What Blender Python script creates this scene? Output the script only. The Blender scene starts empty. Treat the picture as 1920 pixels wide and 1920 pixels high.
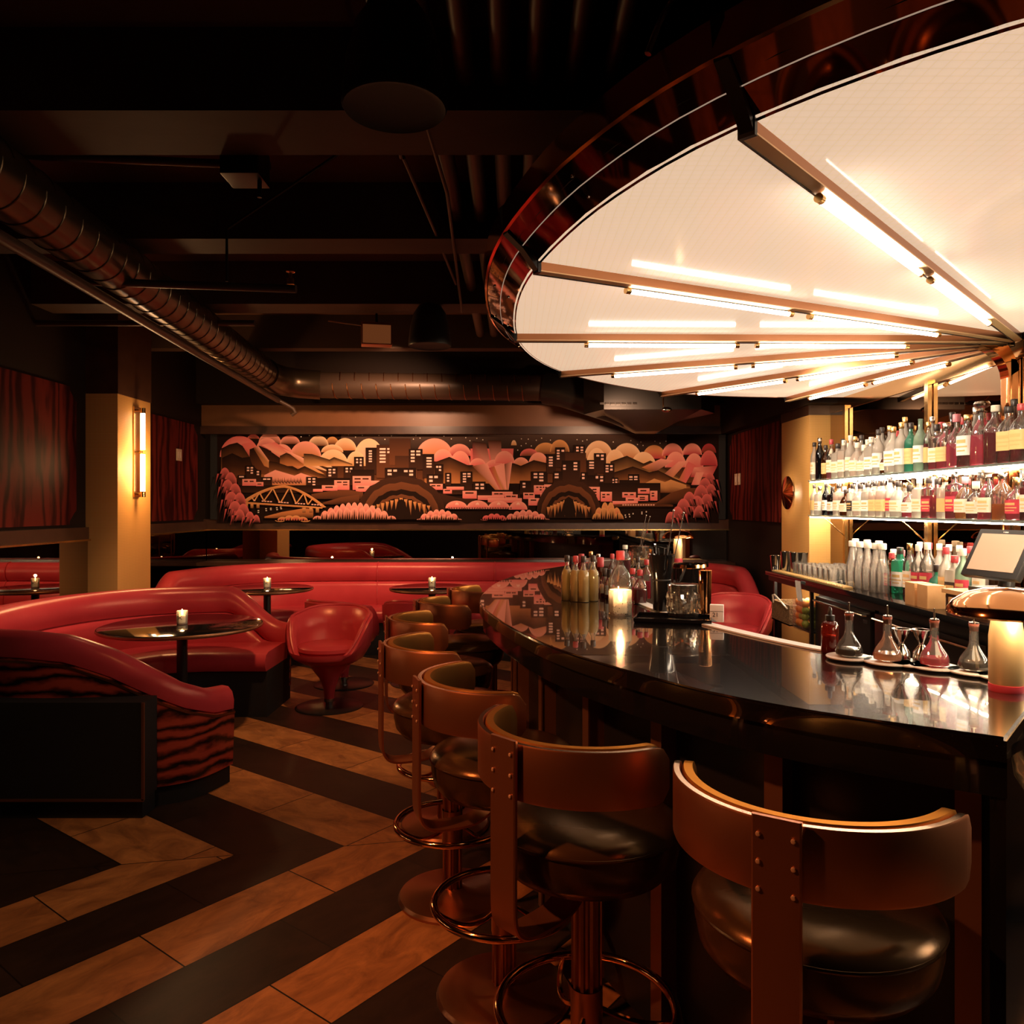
import bpy, bmesh, math, random
from math import pi, sin, cos, radians as R, sqrt, atan2, hypot
from mathutils import Vector, Matrix
random.seed(7)
SC = bpy.context.scene
COL = SC.collection

# ------------------------------------------------------------------ camera model
F, CX, HZ, CAMZ = 1460.0, 960.0, 950.0, 1.5
def on(u, v, z):                      # point of the horizontal plane at height z
    Y = F*(CAMZ-z)/(v-HZ); return ((u-CX)/F*Y, Y, z)
def at(u, v, Y):                      # point at distance Y
    return ((u-CX)/F*Y, Y, CAMZ+(HZ-v)/F*Y)

# ------------------------------------------------------------------ materials
MATS = {}
def nodes_of(m):
    m.use_nodes = True
    nt = m.node_tree; return nt, nt.nodes, nt.links
def mat(name, base, rough=.5, metal=0., spec=.5, coat=0., emit=None, es=0., bump=None, var=None, sheen=0., stint=None):
    m = bpy.data.materials.new(name); nt, N, L = nodes_of(m)
    b = N['Principled BSDF']
    b.inputs['Base Color'].default_value = (*base, 1)
    b.inputs['Roughness'].default_value = rough
    b.inputs['Metallic'].default_value = metal
    b.inputs['Specular IOR Level'].default_value = spec
    b.inputs['Coat Weight'].default_value = coat
    b.inputs['Coat Roughness'].default_value = .05
    if stint: b.inputs['Specular Tint'].default_value = (*stint, 1)
    if sheen: b.inputs['Sheen Weight'].default_value = sheen
    if emit:
        b.inputs['Emission Color'].default_value = (*emit, 1); b.inputs['Emission Strength'].default_value = es
    if bump or var:
        tc = N.new('ShaderNodeTexCoord')
    if var:                            # (scale, second colour, contrast)
        n = N.new('ShaderNodeTexNoise'); n.inputs['Scale'].default_value = var[0]; n.inputs['Detail'].default_value = 6
        L.new(tc.outputs['Object'], n.inputs['Vector'])
        r = N.new('ShaderNodeValToRGB'); r.color_ramp.elements[0].position = .5-var[2]; r.color_ramp.elements[1].position = .5+var[2]
        r.color_ramp.elements[0].color = (*base, 1); r.color_ramp.elements[1].color = (*var[1], 1)
        L.new(n.outputs['Fac'], r.inputs['Fac']); L.new(r.outputs['Color'], b.inputs['Base Color'])
    if bump:                           # (scale, strength, distance)
        n = N.new('ShaderNodeTexNoise'); n.inputs['Scale'].default_value = bump[0]; n.inputs['Detail'].default_value = 5
        L.new(tc.outputs['Object'], n.inputs['Vector'])
        k = N.new('ShaderNodeBump'); k.inputs['Strength'].default_value = bump[1]; k.inputs['Distance'].default_value = bump[2]
        L.new(n.outputs['Fac'], k.inputs['Height']); L.new(k.outputs['Normal'], b.inputs['Normal'])
    MATS[name] = m; return m
def emat(name, col, s):
    m = bpy.data.materials.new(name); nt, N, L = nodes_of(m); N.clear()
    e = N.new('ShaderNodeEmission'); e.inputs['Color'].default_value = (*col, 1); e.inputs['Strength'].default_value = s
    o = N.new('ShaderNodeOutputMaterial'); L.new(e.outputs[0], o.inputs[0]); MATS[name] = m; return m
def glass(name, tint, milk=0., milkcol=(1, .9, .8), rough=.03, refl=1.0):
    """thin-walled glass: tinted see-through, mirror-like at grazing angles, milk mixes in an even pale tone"""
    m = bpy.data.materials.new(name); nt, N, L = nodes_of(m); N.clear()
    t = N.new('ShaderNodeBsdfTransparent'); t.inputs[0].default_value = (*tint, 1)
    g = N.new('ShaderNodeBsdfGlossy'); g.inputs['Roughness'].default_value = rough; g.inputs[0].default_value = (1, 1, 1, 1)
    lw = N.new('ShaderNodeFresnel'); lw.inputs['IOR'].default_value = 1.5
    mu = N.new('ShaderNodeMath'); mu.operation = 'MULTIPLY'; mu.inputs[1].default_value = refl
    L.new(lw.outputs[0], mu.inputs[0])
    mx = N.new('ShaderNodeMixShader'); L.new(mu.outputs[0], mx.inputs[0])
    src = t
    if milk:
        d = N.new('ShaderNodeBsdfDiffuse'); d.inputs[0].default_value = (*milkcol, 1)
        tl = N.new('ShaderNodeBsdfTranslucent'); tl.inputs[0].default_value = (*milkcol, 1)
        a = N.new('ShaderNodeMixShader'); a.inputs[0].default_value = .5; L.new(d.outputs[0], a.inputs[1]); L.new(tl.outputs[0], a.inputs[2])
        c = N.new('ShaderNodeMixShader'); c.inputs[0].default_value = milk; L.new(t.outputs[0], c.inputs[1]); L.new(a.outputs[0], c.inputs[2]); src = c
    L.new(src.outputs[0], mx.inputs[1]); L.new(g.outputs[0], mx.inputs[2])
    o = N.new('ShaderNodeOutputMaterial'); L.new(mx.outputs[0], o.inputs[0]); MATS[name] = m; return m

mat('leather_red', (.48, .038, .048), .30, spec=.6, bump=(55, .10, .004), var=(3.5, (.60, .058, .066), .22), stint=(1, .60, .40))
mat('leather_black', (.070, .032, .013), .24, .30, spec=.5, bump=(90, .10, .002), stint=(1, .6, .25))
mat('leather_olive', (.50, .205, .05), .31, .78, spec=.6, bump=(90, .08, .002), stint=(1, .6, .25))
mat('copper_brushed', (.60, .21, .09), .36, .9, bump=(14, .02, .002), var=(6, (.56, .22, .10), .3))
mat('copper_edge', (.86, .55, .34), .18, 1.)
mat('copper_polished', (.80, .38, .16), .10, 1.)
mat('bronze', (.44, .19, .09), .34, 1.)
mat('bronze_dark', (.30, .13, .06), .40, .75)
mat('bronze_mirror', (.16, .065, .035), .05, 1.)
mat('rib_gold', (.92, .60, .32), .35, .3)
glass('glass_crystal', (.98, .95, .91), .10, refl=1.6)
glass('glass_bin', (.98, .96, .93), .02, refl=.25)
glass('glass_lit', (.98, .95, .91), .26, (1, .93, .84), refl=1.4)  # milk puts the whitish glow of lit clear glass into the colour
glass('glass_cut', (.97, .93, .87), .03, rough=.05, refl=2.4)
mat('rivet_copper', (.9, .55, .34), .35, .4)
mat('brass', (.80, .50, .20), .22, 1.)
mat('lamp_brass', (.88, .60, .30), .42, .7)
mat('gold_mirror', (.78, .47, .22), .12, 1.)
mat('steel', (.62, .58, .54), .14, 1.)
mat('black_metal', (.012, .011, .010), .34, .0, .5)
mat('black_gloss', (.008, .007, .007), .08, spec=.5)
mat('black_matt', (.010, .009, .008), .7)
mat('black_plastic', (.018, .016, .015), .4)
mat('ceiling_black', (.035, .018, .011), .62, spec=.3, bump=(4, .2, .02), var=(.7, (.085, .042, .022), .25))
mat('wall_black', (.020, .011, .007), .6, spec=.12)
mat('ceiling_slab', (.11, .052, .028), .8, spec=.1, bump=(4, .2, .02), var=(.5, (.16, .075, .04), .25))  # black ceiling browned to stand in for warm light between the joists
mat('duct_black', (.13, .085, .05), .30, .85)
mat('pipe_black', (.07, .04, .025), .42, .3)
mat('conduit', (.10, .055, .03), .45, .2)
mat('dark_wood', (.045, .018, .010), .32, spec=.5, bump=(30, .06, .002), var=(9, (.075, .03, .015), .25))
mat('header_brown', (.17, .062, .02), .42, var=(3, (.24, .09, .03), .3))
mat('cream_paper', (.80, .66, .47), .6)
mat('plate_cream', (.78, .62, .42), .45)
mat('wax', (.9, .78, .6), .5, emit=(1, .62, .28), es=.6)
mat('cork', (.55, .17, .12), .7)
mat('wood_light', (.62, .33, .13), .5, bump=(25, .1, .002), var=(11, (.72, .42, .18), .3))
mat('marble_white', (.82, .76, .70), .3, var=(30, (.70, .62, .55), .2))
mat('mat_white', (.80, .76, .70), .5)
mat('wicker', (.30, .17, .07), .7, bump=(140, .8, .01), var=(70, (.16, .08, .03), .12))
mat('orange_fruit', (.95, .30, .04), .45, bump=(160, .2, .002))
mat('lime_fruit', (.30, .34, .05), .4, bump=(160, .15, .002))
mat('screen', (.62, .46, .33), .12, spec=.6)
mat('fridge_black', (.016, .012, .010), .3, spec=.5)
mat('label_cream', (.93, .80, .64), .6)
mat('label_white', (.94, .90, .84), .6)
mat('label_orange', (.95, .58, .25), .6)
mat('label_dark', (.03, .02, .02), .5)
mat('label_red', (.62, .05, .08), .5)
mat('label_gold', (.75, .50, .20), .4)
mat('cap_dark', (.03, .02, .018), .35)
mat('cap_red', (.55, .06, .07), .4)
mat('cap_cream', (.92, .82, .66), .5)
mat('cap_silver', (.7, .66, .6), .2, 1.)
mat('cap_gold', (.85, .58, .25), .25, 1.)
mat('cap_pink', (.85, .25, .30), .4)
emat('tube_light', (1., .87, .74), 20.0)
emat('flame', (1., .66, .28), 26.)
emat('sconce_tube', (1., .78, .52), 13.)
emat('lamp_glow', (1., .72, .42), 9.)
emat('led_strip', (1., .80, .58), 110.)
emat('seam_light', (1., .66, .46), .35)
emat('exit_glow', (.9, .25, .07), .12)
glass('glass_clear', (.98, .95, .91), .50, (1, .91, .80))  # cream milk stands in for the glow of brightly lit bottles
glass('glass_plain', (.98, .96, .93), .05, refl=1.5)
glass('glass_green', (.14, .62, .42), .35, (.12, .60, .40))
glass('glass_pale_green', (.66, .88, .70), .35, (.70, .92, .74))
glass('glass_brown', (.42, .16, .05), .15, (.30, .10, .03))
glass('glass_amber', (.50, .10, .05), .30, (.50, .07, .04))
glass('glass_black', (.03, .025, .03), .6, (.012, .010, .014))
glass('glass_shelf', (.86, .95, .90), .30, (.86, .95, .88))
glass('liquid_clear', (.98, .90, .80), .55, (1, .88, .74))
glass('liquid_pink', (.95, .22, .34), .62, (.88, .10, .22), refl=.3)
glass('liquid_red', (.42, .03, .05), .6, (.30, .012, .03), refl=.3)
glass('liquid_amber', (.95, .48, .12), .5, (.9, .42, .12), refl=.3)
glass('liquid_peach', (.98, .62, .40), .6, (.98, .58, .38), refl=.3)
glass('liquid_yellow', (.98, .80, .40), .85, (1, .78, .34), refl=.3)
glass('liquid_black', (.05, .03, .025), .6, (.012, .007, .006), refl=.3)

def m_floor():
    m = bpy.data.materials.new('chevron_tile'); nt, N, L = nodes_of(m); b = N['Principled BSDF']
    g = N.new('ShaderNodeNewGeometry'); sep = N.new('ShaderNodeSeparateXYZ'); L.new(g.outputs['Position'], sep.inputs[0])
    def M(op, a, c=None):
        n = N.new('ShaderNodeMath'); n.operation = op
        for i, x in enumerate((a, c)):
            if x is None: continue
            if isinstance(x, (int, float)): n.inputs[i].default_value = x
            else: L.new(x, n.inputs[i])
        return n.outputs[0]
    def lin(ax, ay, k):
        return M('ADD', M('ADD', M('MULTIPLY', sep.outputs[0], ax), M('MULTIPLY', sep.outputs[1], ay)), k)
    PX, PY, WA, WB = -1.6397, 3.2641, .29958, .33815
    a, c = R(37.81), R(-53.38)
    ax, ay = cos(a)/WA, -sin(a)/WA; bx, by = cos(c)/WB, -sin(c)/WB
    s = lin(ax, ay, -(ax*PX+ay*PY)); t = lin(bx, by, -(bx*PX+by*PY))
    mx = M('MAXIMUM', s, t)
    isA = M('GREATER_THAN', s, t)
    fl = M('FLOOR', mx); half = M('MULTIPLY', fl, .5)
    odd = M('SUBTRACT', half, M('FLOOR', half))            # 0 light, .5 dark
    light = M('LESS_THAN', odd, .25)
    # tile joints along each strip (length .61) and between strips
    LA = .62
    al = lin(sin(a)/LA, cos(a)/LA, 0.0); bl = lin(sin(c)/LA, cos(c)/LA, 0.0)
    al = M('ADD', al, M('MULTIPLY', fl, .41)); bl = M('ADD', bl, M('MULTIPLY', fl, .37))
    run = M('ADD', M('MULTIPLY', isA, al), M('MULTIPLY', M('SUBTRACT', 1, isA), bl))
    def near(x, w):
        f = M('FRACT', x); return M('LESS_THAN', M('MINIMUM', f, M('SUBTRACT', 1, f)), w)
    joint = M('MAXIMUM', near(run, .0045), near(mx, .010))
    joint = M('MAXIMUM', joint, M('LESS_THAN', M('ABSOLUTE', M('SUBTRACT', s, t)), .012))
    tile = M('ADD', M('MULTIPLY', M('FLOOR', run), 3.17), M('MULTIPLY', fl, 1.73))
    wn = N.new('ShaderNodeTexWhiteNoise'); wn.noise_dimensions = '1D'; L.new(tile, wn.inputs['W'])
    cmb = N.new('ShaderNodeCombineXYZ'); L.new(M('MULTIPLY', mx, 1.3), cmb.inputs[0]); L.new(M('MULTIPLY', run, 1.2), cmb.inputs[1]); L.new(tile, cmb.inputs[2])
    n1 = N.new('ShaderNodeTexNoise'); n1.inputs['Scale'].default_value = 2.4; n1.inputs['Detail'].default_value = 9; n1.inputs['Roughness'].default_value = .68; n1.inputs['Distortion'].default_value = .8
    L.new(cmb.outputs[0], n1.inputs['Vector'])
    r1 = N.new('ShaderNodeValToRGB'); e = r1.color_ramp.elements
    e[0].position = .30; e[0].color = (.22, .082, .030, 1); e[1].position = .68; e[1].color = (.64, .27, .09, 1)
    L.new(n1.outputs['Fac'], r1.inputs['Fac'])
    r2 = N.new('ShaderNodeValToRGB'); e = r2.color_ramp.elements
    e[0].position = .3; e[0].color = (.018, .010, .006, 1); e[1].position = .75; e[1].color = (.050, .026, .015, 1)
    L.new(n1.outputs['Fac'], r2.inputs['Fac'])
    def mix(f, x, y, bt='MIX'):
        n = N.new('ShaderNodeMix'); n.data_type = 'RGBA'; n.blend_type = bt
        if isinstance(f, float): n.inputs[0].default_value = f
        else: L.new(f, n.inputs[0])
        for i, q in ((6, x), (7, y)):
            if isinstance(q, tuple): n.inputs[i].default_value = q
            else: L.new(q, n.inputs[i])
        return n.outputs[2]
    c1 = mix(light, r2.outputs[0], r1.outputs[0])
    tint = N.new('ShaderNodeValToRGB'); tint.color_ramp.elements[0].color = (.80, .72, .66, 1); tint.color_ramp.elements[1].color = (1, 1, .95, 1)
    L.new(wn.outputs['Value'], tint.inputs['Fac'])
    c2 = mix(1.0, c1, tint.outputs[0], 'MULTIPLY')
    c3 = mix(joint, c2, (.010, .006, .004, 1))
    L.new(c3, b.inputs['Base Color']); b.inputs['Roughness'].default_value = .42; b.inputs['Specular IOR Level'].default_value = .35
    k = N.new('ShaderNodeBump'); k.inputs['Strength'].default_value = .25; k.inputs['Distance'].default_value = .002
    L.new(M('SUBTRACT', n1.outputs['Fac'], joint), k.inputs['Height']); L.new(k.outputs['Normal'], b.inputs['Normal'])
    MATS['chevron_tile'] = m
m_floor()

def m_veneer(name, axis, c0, c1, sc, dist, rough=.3, rot=0.):
    """figured wood: wavy bands running along one axis"""
    m = bpy.data.materials.new(name); nt, N, L = nodes_of(m); b = N['Principled BSDF']
    tc = N.new('ShaderNodeTexCoord'); mp = N.new('ShaderNodeMapping'); L.new(tc.outputs['Object'], mp.inputs[0])
    mp.inputs['Scale'].default_value = (.5, .5, 1) if axis == 'Z' else (1, 1, .22)
    w = N.new('ShaderNodeTexWave'); w.wave_type = 'BANDS'; w.bands_direction = axis if axis == 'Z' else 'Y'
    if axis == 'XY': w.bands_direction = 'DIAGONAL'
    w.inputs['Scale'].default_value = sc; w.inputs['Distortion'].default_value = dist; w.inputs['Detail'].default_value = 4; w.inputs['Detail Scale'].default_value = 1.6
    L.new(mp.outputs[0], w.inputs['Vector'])
    n = N.new('ShaderNodeTexNoise'); n.inputs['Scale'].default_value = 5; n.inputs['Detail'].default_value = 6; L.new(mp.outputs[0], n.inputs['Vector'])
    mm = N.new('ShaderNodeMath'); mm.operation = 'MULTIPLY_ADD'; mm.inputs[1].default_value = .75
    L.new(w.outputs['Fac'], mm.inputs[0])
    m2 = N.new('ShaderNodeMath'); m2.operation = 'MULTIPLY'; m2.inputs[1].default_value = .35; L.new(n.outputs['Fac'], m2.inputs[0]); L.new(m2.outputs[0], mm.inputs[2])
    r = N.new('ShaderNodeValToRGB'); r.color_ramp.elements[0].color = (*c0, 1); r.color_ramp.elements[1].color = (*c1, 1)
    r.color_ramp.elements[0].position = .2; r.color_ramp.elements[1].position = .8
    L.new(mm.outputs[0], r.inputs['Fac']); L.new(r.outputs[0], b.inputs['Base Color'])
    b.inputs['Roughness'].default_value = rough; b.inputs['Specular IOR Level'].default_value = .04 if name == 'veneer_red' else .5; MATS[name] = m
m_veneer('veneer_stripe', 'Z', (.016, .005, .004), (.50, .065, .035), 4.8, 7.0, .22)
m_veneer('veneer_red', 'Y', (.036, .006, .005), (.15, .019, .013), 2.3, 13., .5)

def m_lines(name, base, dark, sx, sz, rough, axis='wall', spec=.4, emit=None, es=0., lw=.06, coat=0.):
    """fine woven / wired grid lines over a plain colour"""
    m = bpy.data.materials.new(name); nt, N, L = nodes_of(m); b = N['Principled BSDF']
    g = N.new('ShaderNodeNewGeometry'); sep = N.new('ShaderNodeSeparateXYZ'); L.new(g.outputs['Position'], sep.inputs[0])
    def M(op, a, c=None):
        n = N.new('ShaderNodeMath'); n.operation = op
        for i, x in enumerate((a, c)):
            if x is None: continue
            if isinstance(x, (int, float)): n.inputs[i].default_value = x
            else: L.new(x, n.inputs[i])
        return n.outputs[0]
    def line(x, s): return M('LESS_THAN', M('FRACT', M('MULTIPLY', x, s)), lw)
    if axis == 'wall':
        k = M('MAXIMUM', line(sep.outputs[2], sz), line(M('ADD', sep.outputs[0], sep.outputs[1]), sx))
    else:
        k = M('MAXIMUM', line(sep.outputs[0], sx), line(sep.outputs[1], sz))
    n = N.new('ShaderNodeMix'); n.data_type = 'RGBA'; L.new(k, n.inputs[0]); n.inputs[6].default_value = (*base, 1); n.inputs[7].default_value = (*dark, 1)
    L.new(n.outputs[2], b.inputs['Base Color']); b.inputs['Roughness'].default_value = rough; b.inputs['Specular IOR Level'].default_value = spec
    if emit:
        n2 = N.new('ShaderNodeMix'); n2.data_type = 'RGBA'; L.new(k, n2.inputs[0]); n2.inputs[6].default_value = (*emit, 1); n2.inputs[7].default_value = (*[x*.86 for x in emit], 1)
        L.new(n2.outputs[2], b.inputs['Emission Color']); b.inputs['Emission Strength'].default_value = es
    MATS[name] = m
m_lines('grasscloth', (.80, .42, .125), (.68, .34, .09), 90, 75, .6, lw=.3)
m_lines('wired_glass', (.80, .72, .64), (.66, .57, .48), 38, 38, .10, 'floor', .12, (1., .70, .47), .72, .08)

def m_mirror(name, tint, rough=.01):
    m = bpy.data.materials.new(name); nt, N, L = nodes_of(m); N.clear()
    g = N.new('ShaderNodeBsdfGlossy'); g.inputs[0].default_value = (*tint, 1); g.inputs['Roughness'].default_value = rough
    o = N.new('ShaderNodeOutputMaterial'); L.new(g.outputs[0], o.inputs[0]); MATS[name] = m
m_mirror('mirror_smoked', (.40, .34, .30)); m_mirror('mirror_bar', (.52, .40, .30))

def m_stone():
    m = bpy.data.materials.new('black_stone'); nt, N, L = nodes_of(m); b = N['Principled BSDF']
    tc = N.new('ShaderNodeTexCoord'); v = N.new('ShaderNodeTexNoise'); v.inputs['Scale'].default_value = 260; v.inputs['Detail'].default_value = 3
    L.new(tc.outputs['Object'], v.inputs['Vector'])
    r = N.new('ShaderNodeValToRGB'); e = r.color_ramp.elements; e[0].position = .68; e[0].color = (.008, .006, .005, 1); e[1].position = .78; e[1].color = (.08, .055, .04, 1)
    L.new(v.outputs['Fac'], r.inputs['Fac']); L.new(r.outputs[0], b.inputs['Base Color'])
    b.inputs['Roughness'].default_value = .16; b.inputs['Specular IOR Level'].default_value = .28; b.inputs['Coat Weight'].default_value = 1.; b.inputs['Coat Roughness'].default_value = .015; b.inputs['Coat IOR'].default_value = 1.5; b.inputs['Specular Tint'].default_value = (1, .78, .62, 1)
    MATS['black_stone'] = m
m_stone()
def m_mural():
    m = bpy.data.materials.new('mural_paint'); nt, N, L = nodes_of(m); b = N['Principled BSDF']
    a = N.new('ShaderNodeVertexColor'); a.layer_name = 'Col'; L.new(a.outputs[0], b.inputs['Base Color'])
    b.inputs['Roughness'].default_value = .6; b.inputs['Specular IOR Level'].default_value = .03; MATS['mural_paint'] = m
m_mural()

# ------------------------------------------------------------------ mesh builder
class MB:
    def __init__(s): s.v = []; s.f = []; s.m = []; s.cur = 0
    def mat(s, i): s.cur = i; return s
    def add(s, vs, fs):
        o = len(s.v); s.v += [tuple(p) for p in vs]
        for f in fs: s.f.append(tuple(o+i for i in f)); s.m.append(s.cur)
        return s
    def box(s, x0, x1, y0, y1, z0, z1, M=None):
        vs = [Vector((x, y, z)) for z in (z0, z1) for y in (y0, y1) for x in (x0, x1)]
        if M: vs = [M @ p for p in vs]
        return s.add(vs, [(0, 2, 3, 1), (4, 5, 7, 6), (0, 1, 5, 4), (2, 6, 7, 3), (0, 4, 6, 2), (1, 3, 7, 5)])
    def rbox(s, x0, x1, y0, y1, z0, z1, r, M=None):      # box with bevelled edges
        bm = bmesh.new(); bmesh.ops.create_cube(bm, size=1)
        for q in bm.verts: q.co = ((x0+x1)/2+q.co.x*(x1-x0), (y0+y1)/2+q.co.y*(y1-y0), (z0+z1)/2+q.co.z*(z1-z0))
        bmesh.ops.bevel(bm, geom=bm.edges[:], offset=r, segments=2, profile=.7, affect='EDGES')
        bm.verts.index_update()
        vs = [q.co.copy() for q in bm.verts]; fs = [tuple(q.index for q in f.verts) for f in bm.faces]; bm.free()
        if M: vs = [M @ p for p in vs]
        return s.add(vs, fs)
    def lathe(s, prof, seg=24, c=(0, 0, 0), n=2., a0=0., a1=2*pi, cap=True, M=None):
        full = abs(a1-a0-2*pi) < 1e-6; k = seg if full else seg+1; vs = []
        for r, z in prof:
            for i in range(k):
                a = a0+(a1-a0)*i/seg; ca, sa = cos(a), sin(a)
                q = 1. if n == 2. else (abs(ca)**n+abs(sa)**n)**(-1/n)
                vs.append(Vector((c[0]+r*q*ca, c[1]+r*q*sa, c[2]+z)))
        if M: vs = [M @ p for p in vs]
        fs = []
        for j in range(len(prof)-1):
            for i in range(seg):
                a, b = j*k+i, j*k+(i+1) % k
                fs.append((a, b, b+k, a+k))
        if cap and full:
            if prof[0][0] > 1e-6: fs.append(tuple(reversed(range(k))))
            if prof[-1][0] > 1e-6: fs.append(tuple((len(prof)-1)*k+i for i in range(k)))
        return s.add(vs, fs)
    def tube(s, pts, r, seg=10, closed=False, cap=True):
        P = [Vector(p) for p in pts]; n = len(P); vs = []; up = None
        rr = r if isinstance(r, (list, tuple)) else [r]*n
        for i in range(n):
            if closed: t = (P[(i+1) % n]-P[i-1])
            else: t = P[min(i+1, n-1)]-P[max(i-1, 0)]
            t.normalize()
            if up is None:
                up = Vector((0, 0, 1)) if abs(t.z) < .9 else Vector((1, 0, 0))
            u = (up-t*up.dot(t)).normalized(); w = t.cross(u); up = u
            for k in range(seg):
                a = 2*pi*k/seg; vs.append(P[i]+(u*cos(a)+w*sin(a))*rr[i])
        fs = []
        for i in range(n if closed else n-1):
            for k in range(seg):
                a, b = i*seg+k, i*seg+(k+1) % seg; c, d = ((i+1) % n)*seg+k, ((i+1) % n)*seg+(k+1) % seg
                fs.append((a, b, d, c))
        if cap and not closed:
            fs.append(tuple(reversed(range(seg)))); fs.append(tuple((n-1)*seg+k for k in range(seg)))
        return s.add(vs, fs)
    def prism(s, poly, z0, z1):
        n = len(poly); vs = [(x, y, z0) for x, y in poly]+[(x, y, z1) for x, y in poly]
        fs = [tuple(reversed(range(n))), tuple(range(n, 2*n))]+[(i, (i+1) % n, n+(i+1) % n, n+i) for i in range(n)]
        return s.add(vs, fs)
    def grid(s, rows, close_u=False, close_v=False):
        h, w = len(rows), len(rows[0]); vs = [p for r in rows for p in r]; fs = []
        for j in range(h if close_v else h-1):
            for i in range(w if close_u else w-1):
                a, b = j*w+i, j*w+(i+1) % w; c, d = ((j+1) % h)*w+i, ((j+1) % h)*w+(i+1) % w
                fs.append((a, b, d, c))
        return s.add(vs, fs)
    def ball(s, c, r, seg=12, sq=(1, 1, 1)):
        prof = [(max(1e-5, sin(pi*j/(seg//2)))*r, -cos(pi*j/(seg//2))*r) for j in range(seg//2+1)]
        o = len(s.v); s.lathe(prof, seg, cap=False)
        for i in range(o, len(s.v)):
            x, y, z = s.v[i]; s.v[i] = (c[0]+x*sq[0], c[1]+y*sq[1], c[2]+z*sq[2])
        return s
    def mesh(s, name, mats, smooth=40):
        me = bpy.data.meshes.new(name); me.from_pydata(s.v, [], s.f); me.update()
        mats = [mats] if isinstance(mats, str) else mats
        for q in mats: me.materials.append(MATS[q])
        me.polygons.foreach_set('material_index', s.m)
        bm = bmesh.new(); bm.from_mesh(me); bmesh.ops.recalc_face_normals(bm, faces=bm.faces[:])
        if smooth:
            for f in bm.faces: f.smooth = True
            lim = R(smooth)
            for e in bm.edges:
                if len(e.link_faces) == 2 and e.calc_face_angle(0) > lim: e.smooth = False
        bm.to_mesh(me); bm.free(); return me
    def build(s, name, mats, parent=None, loc=(0, 0, 0), smooth=40):
        return link(name, s.mesh(name, mats, smooth), parent, loc)

def link(name, me, parent=None, loc=(0, 0, 0), rz=0.):
    o = bpy.data.objects.new(name, me); COL.objects.link(o); o.location = loc; o.rotation_euler = (0, 0, rz)
    if parent: o.parent = parent
    return o
def tag(o, label, cat, group=None):
    o['label'] = label; o['category'] = cat
    if group: o['group'] = group
    return o
def thing(name, label, cat, loc=(0, 0, 0), rz=0., group=None):
    return tag(link(name, None, None, loc, rz), label, cat, group)
def struct(o): o['kind'] = 'structure'; return o
CH = {}
def copy_tree(o, parent=None):
    c = o.copy(); COL.objects.link(c); c.parent = parent
    for ch in list(o.children): copy_tree(ch, c)
    return c
def place(proto, first, label, loc, rz=0., group=None):
    o = proto if first else copy_tree(proto)
    o.location = loc; o.rotation_euler = (0, 0, rz); o['label'] = label
    if group: o['group'] = group
    return o
UN = 'zeroth first second third fourth fifth sixth seventh eighth ninth tenth eleventh twelfth thirteenth fourteenth fifteenth sixteenth seventeenth eighteenth nineteenth'.split()
def nth(i):
    if i < 20: return UN[i]
    t = {2: ('twentieth', 'twenty'), 3: ('thirtieth', 'thirty'), 4: ('fortieth', 'forty'), 5: ('fiftieth', 'fifty')}[i//10]
    return t[0] if i % 10 == 0 else t[1]+'-'+UN[i % 10]
def catmull(P, n=8, closed=False):
    out = []; N = len(P)
    for i in range(N if closed else N-1):
        p = [P[(i+k) % N] if closed else P[max(0, min(N-1, i+k))] for k in (-1, 0, 1, 2)]
        for j in range(n):
            t = j/n
            out.append(tuple(.5*((2*p[1][d])+(-p[0][d]+p[2][d])*t+(2*p[0][d]-5*p[1][d]+4*p[2][d]-p[3][d])*t*t+(-p[0][d]+3*p[1][d]-3*p[2][d]+p[3][d])*t**3) for d in range(len(P[0]))))
    if not closed: out.append(tuple(P[-1]))
    return out
def smooth01(t): t = max(0., min(1., t)); return t*t*(3-2*t)
def path_info(pts):
    P = [Vector((x, y)) for x, y in pts]; s = [0.]; n = []
    for i in range(1, len(P)): s.append(s[-1]+(P[i]-P[i-1]).length)
    for i in range(len(P)):
        t = (P[min(i+1, len(P)-1)]-P[max(0, i-1)]).normalized(); n.append(Vector((t.y, -t.x)))
    return P, n, s
def sweep(mb, info, prof, i0=0, i1=None, closed=True):
    """prof(s, total) -> closed list of (offset inward, z)"""
    P, n, s = info; i1 = len(P) if i1 is None else i1; rows = []
    for i in range(i0, i1):
        rows.append([(P[i].x+n[i].x*o, P[i].y+n[i].y*o, z) for o, z in prof(s[i], s[-1])])
    mb.grid(rows, close_u=closed)
    if closed:
        b = len(mb.v)-len(rows)*len(rows[0]); w = len(rows[0])
        mb.f.append(tuple(b+i for i in range(w))); mb.m.append(mb.cur)
        mb.f.append(tuple(b+(len(rows)-1)*w+i for i in reversed(range(w)))); mb.m.append(mb.cur)
    return mb
def spot(name, loc, tgt, power, col=(1, .62, .34), ang=60, blend=.6, size=.06):
    l = bpy.data.lights.new(name, 'SPOT'); l.energy = power; l.color = col; l.spot_size = R(ang); l.spot_blend = blend; l.shadow_soft_size = size
    o = bpy.data.objects.new(name, l); COL.objects.link(o); o.location = loc
    o.rotation_euler = (Vector(tgt)-Vector(loc)).to_track_quat('-Z', 'Y').to_euler(); return o
def point(name, loc, power, col=(1, .6, .3), size=.02):
    l = bpy.data.lights.new(name, 'POINT'); l.energy = power; l.color = col; l.shadow_soft_size = size
    o = bpy.data.objects.new(name, l); COL.objects.link(o); o.location = loc; return o

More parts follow.
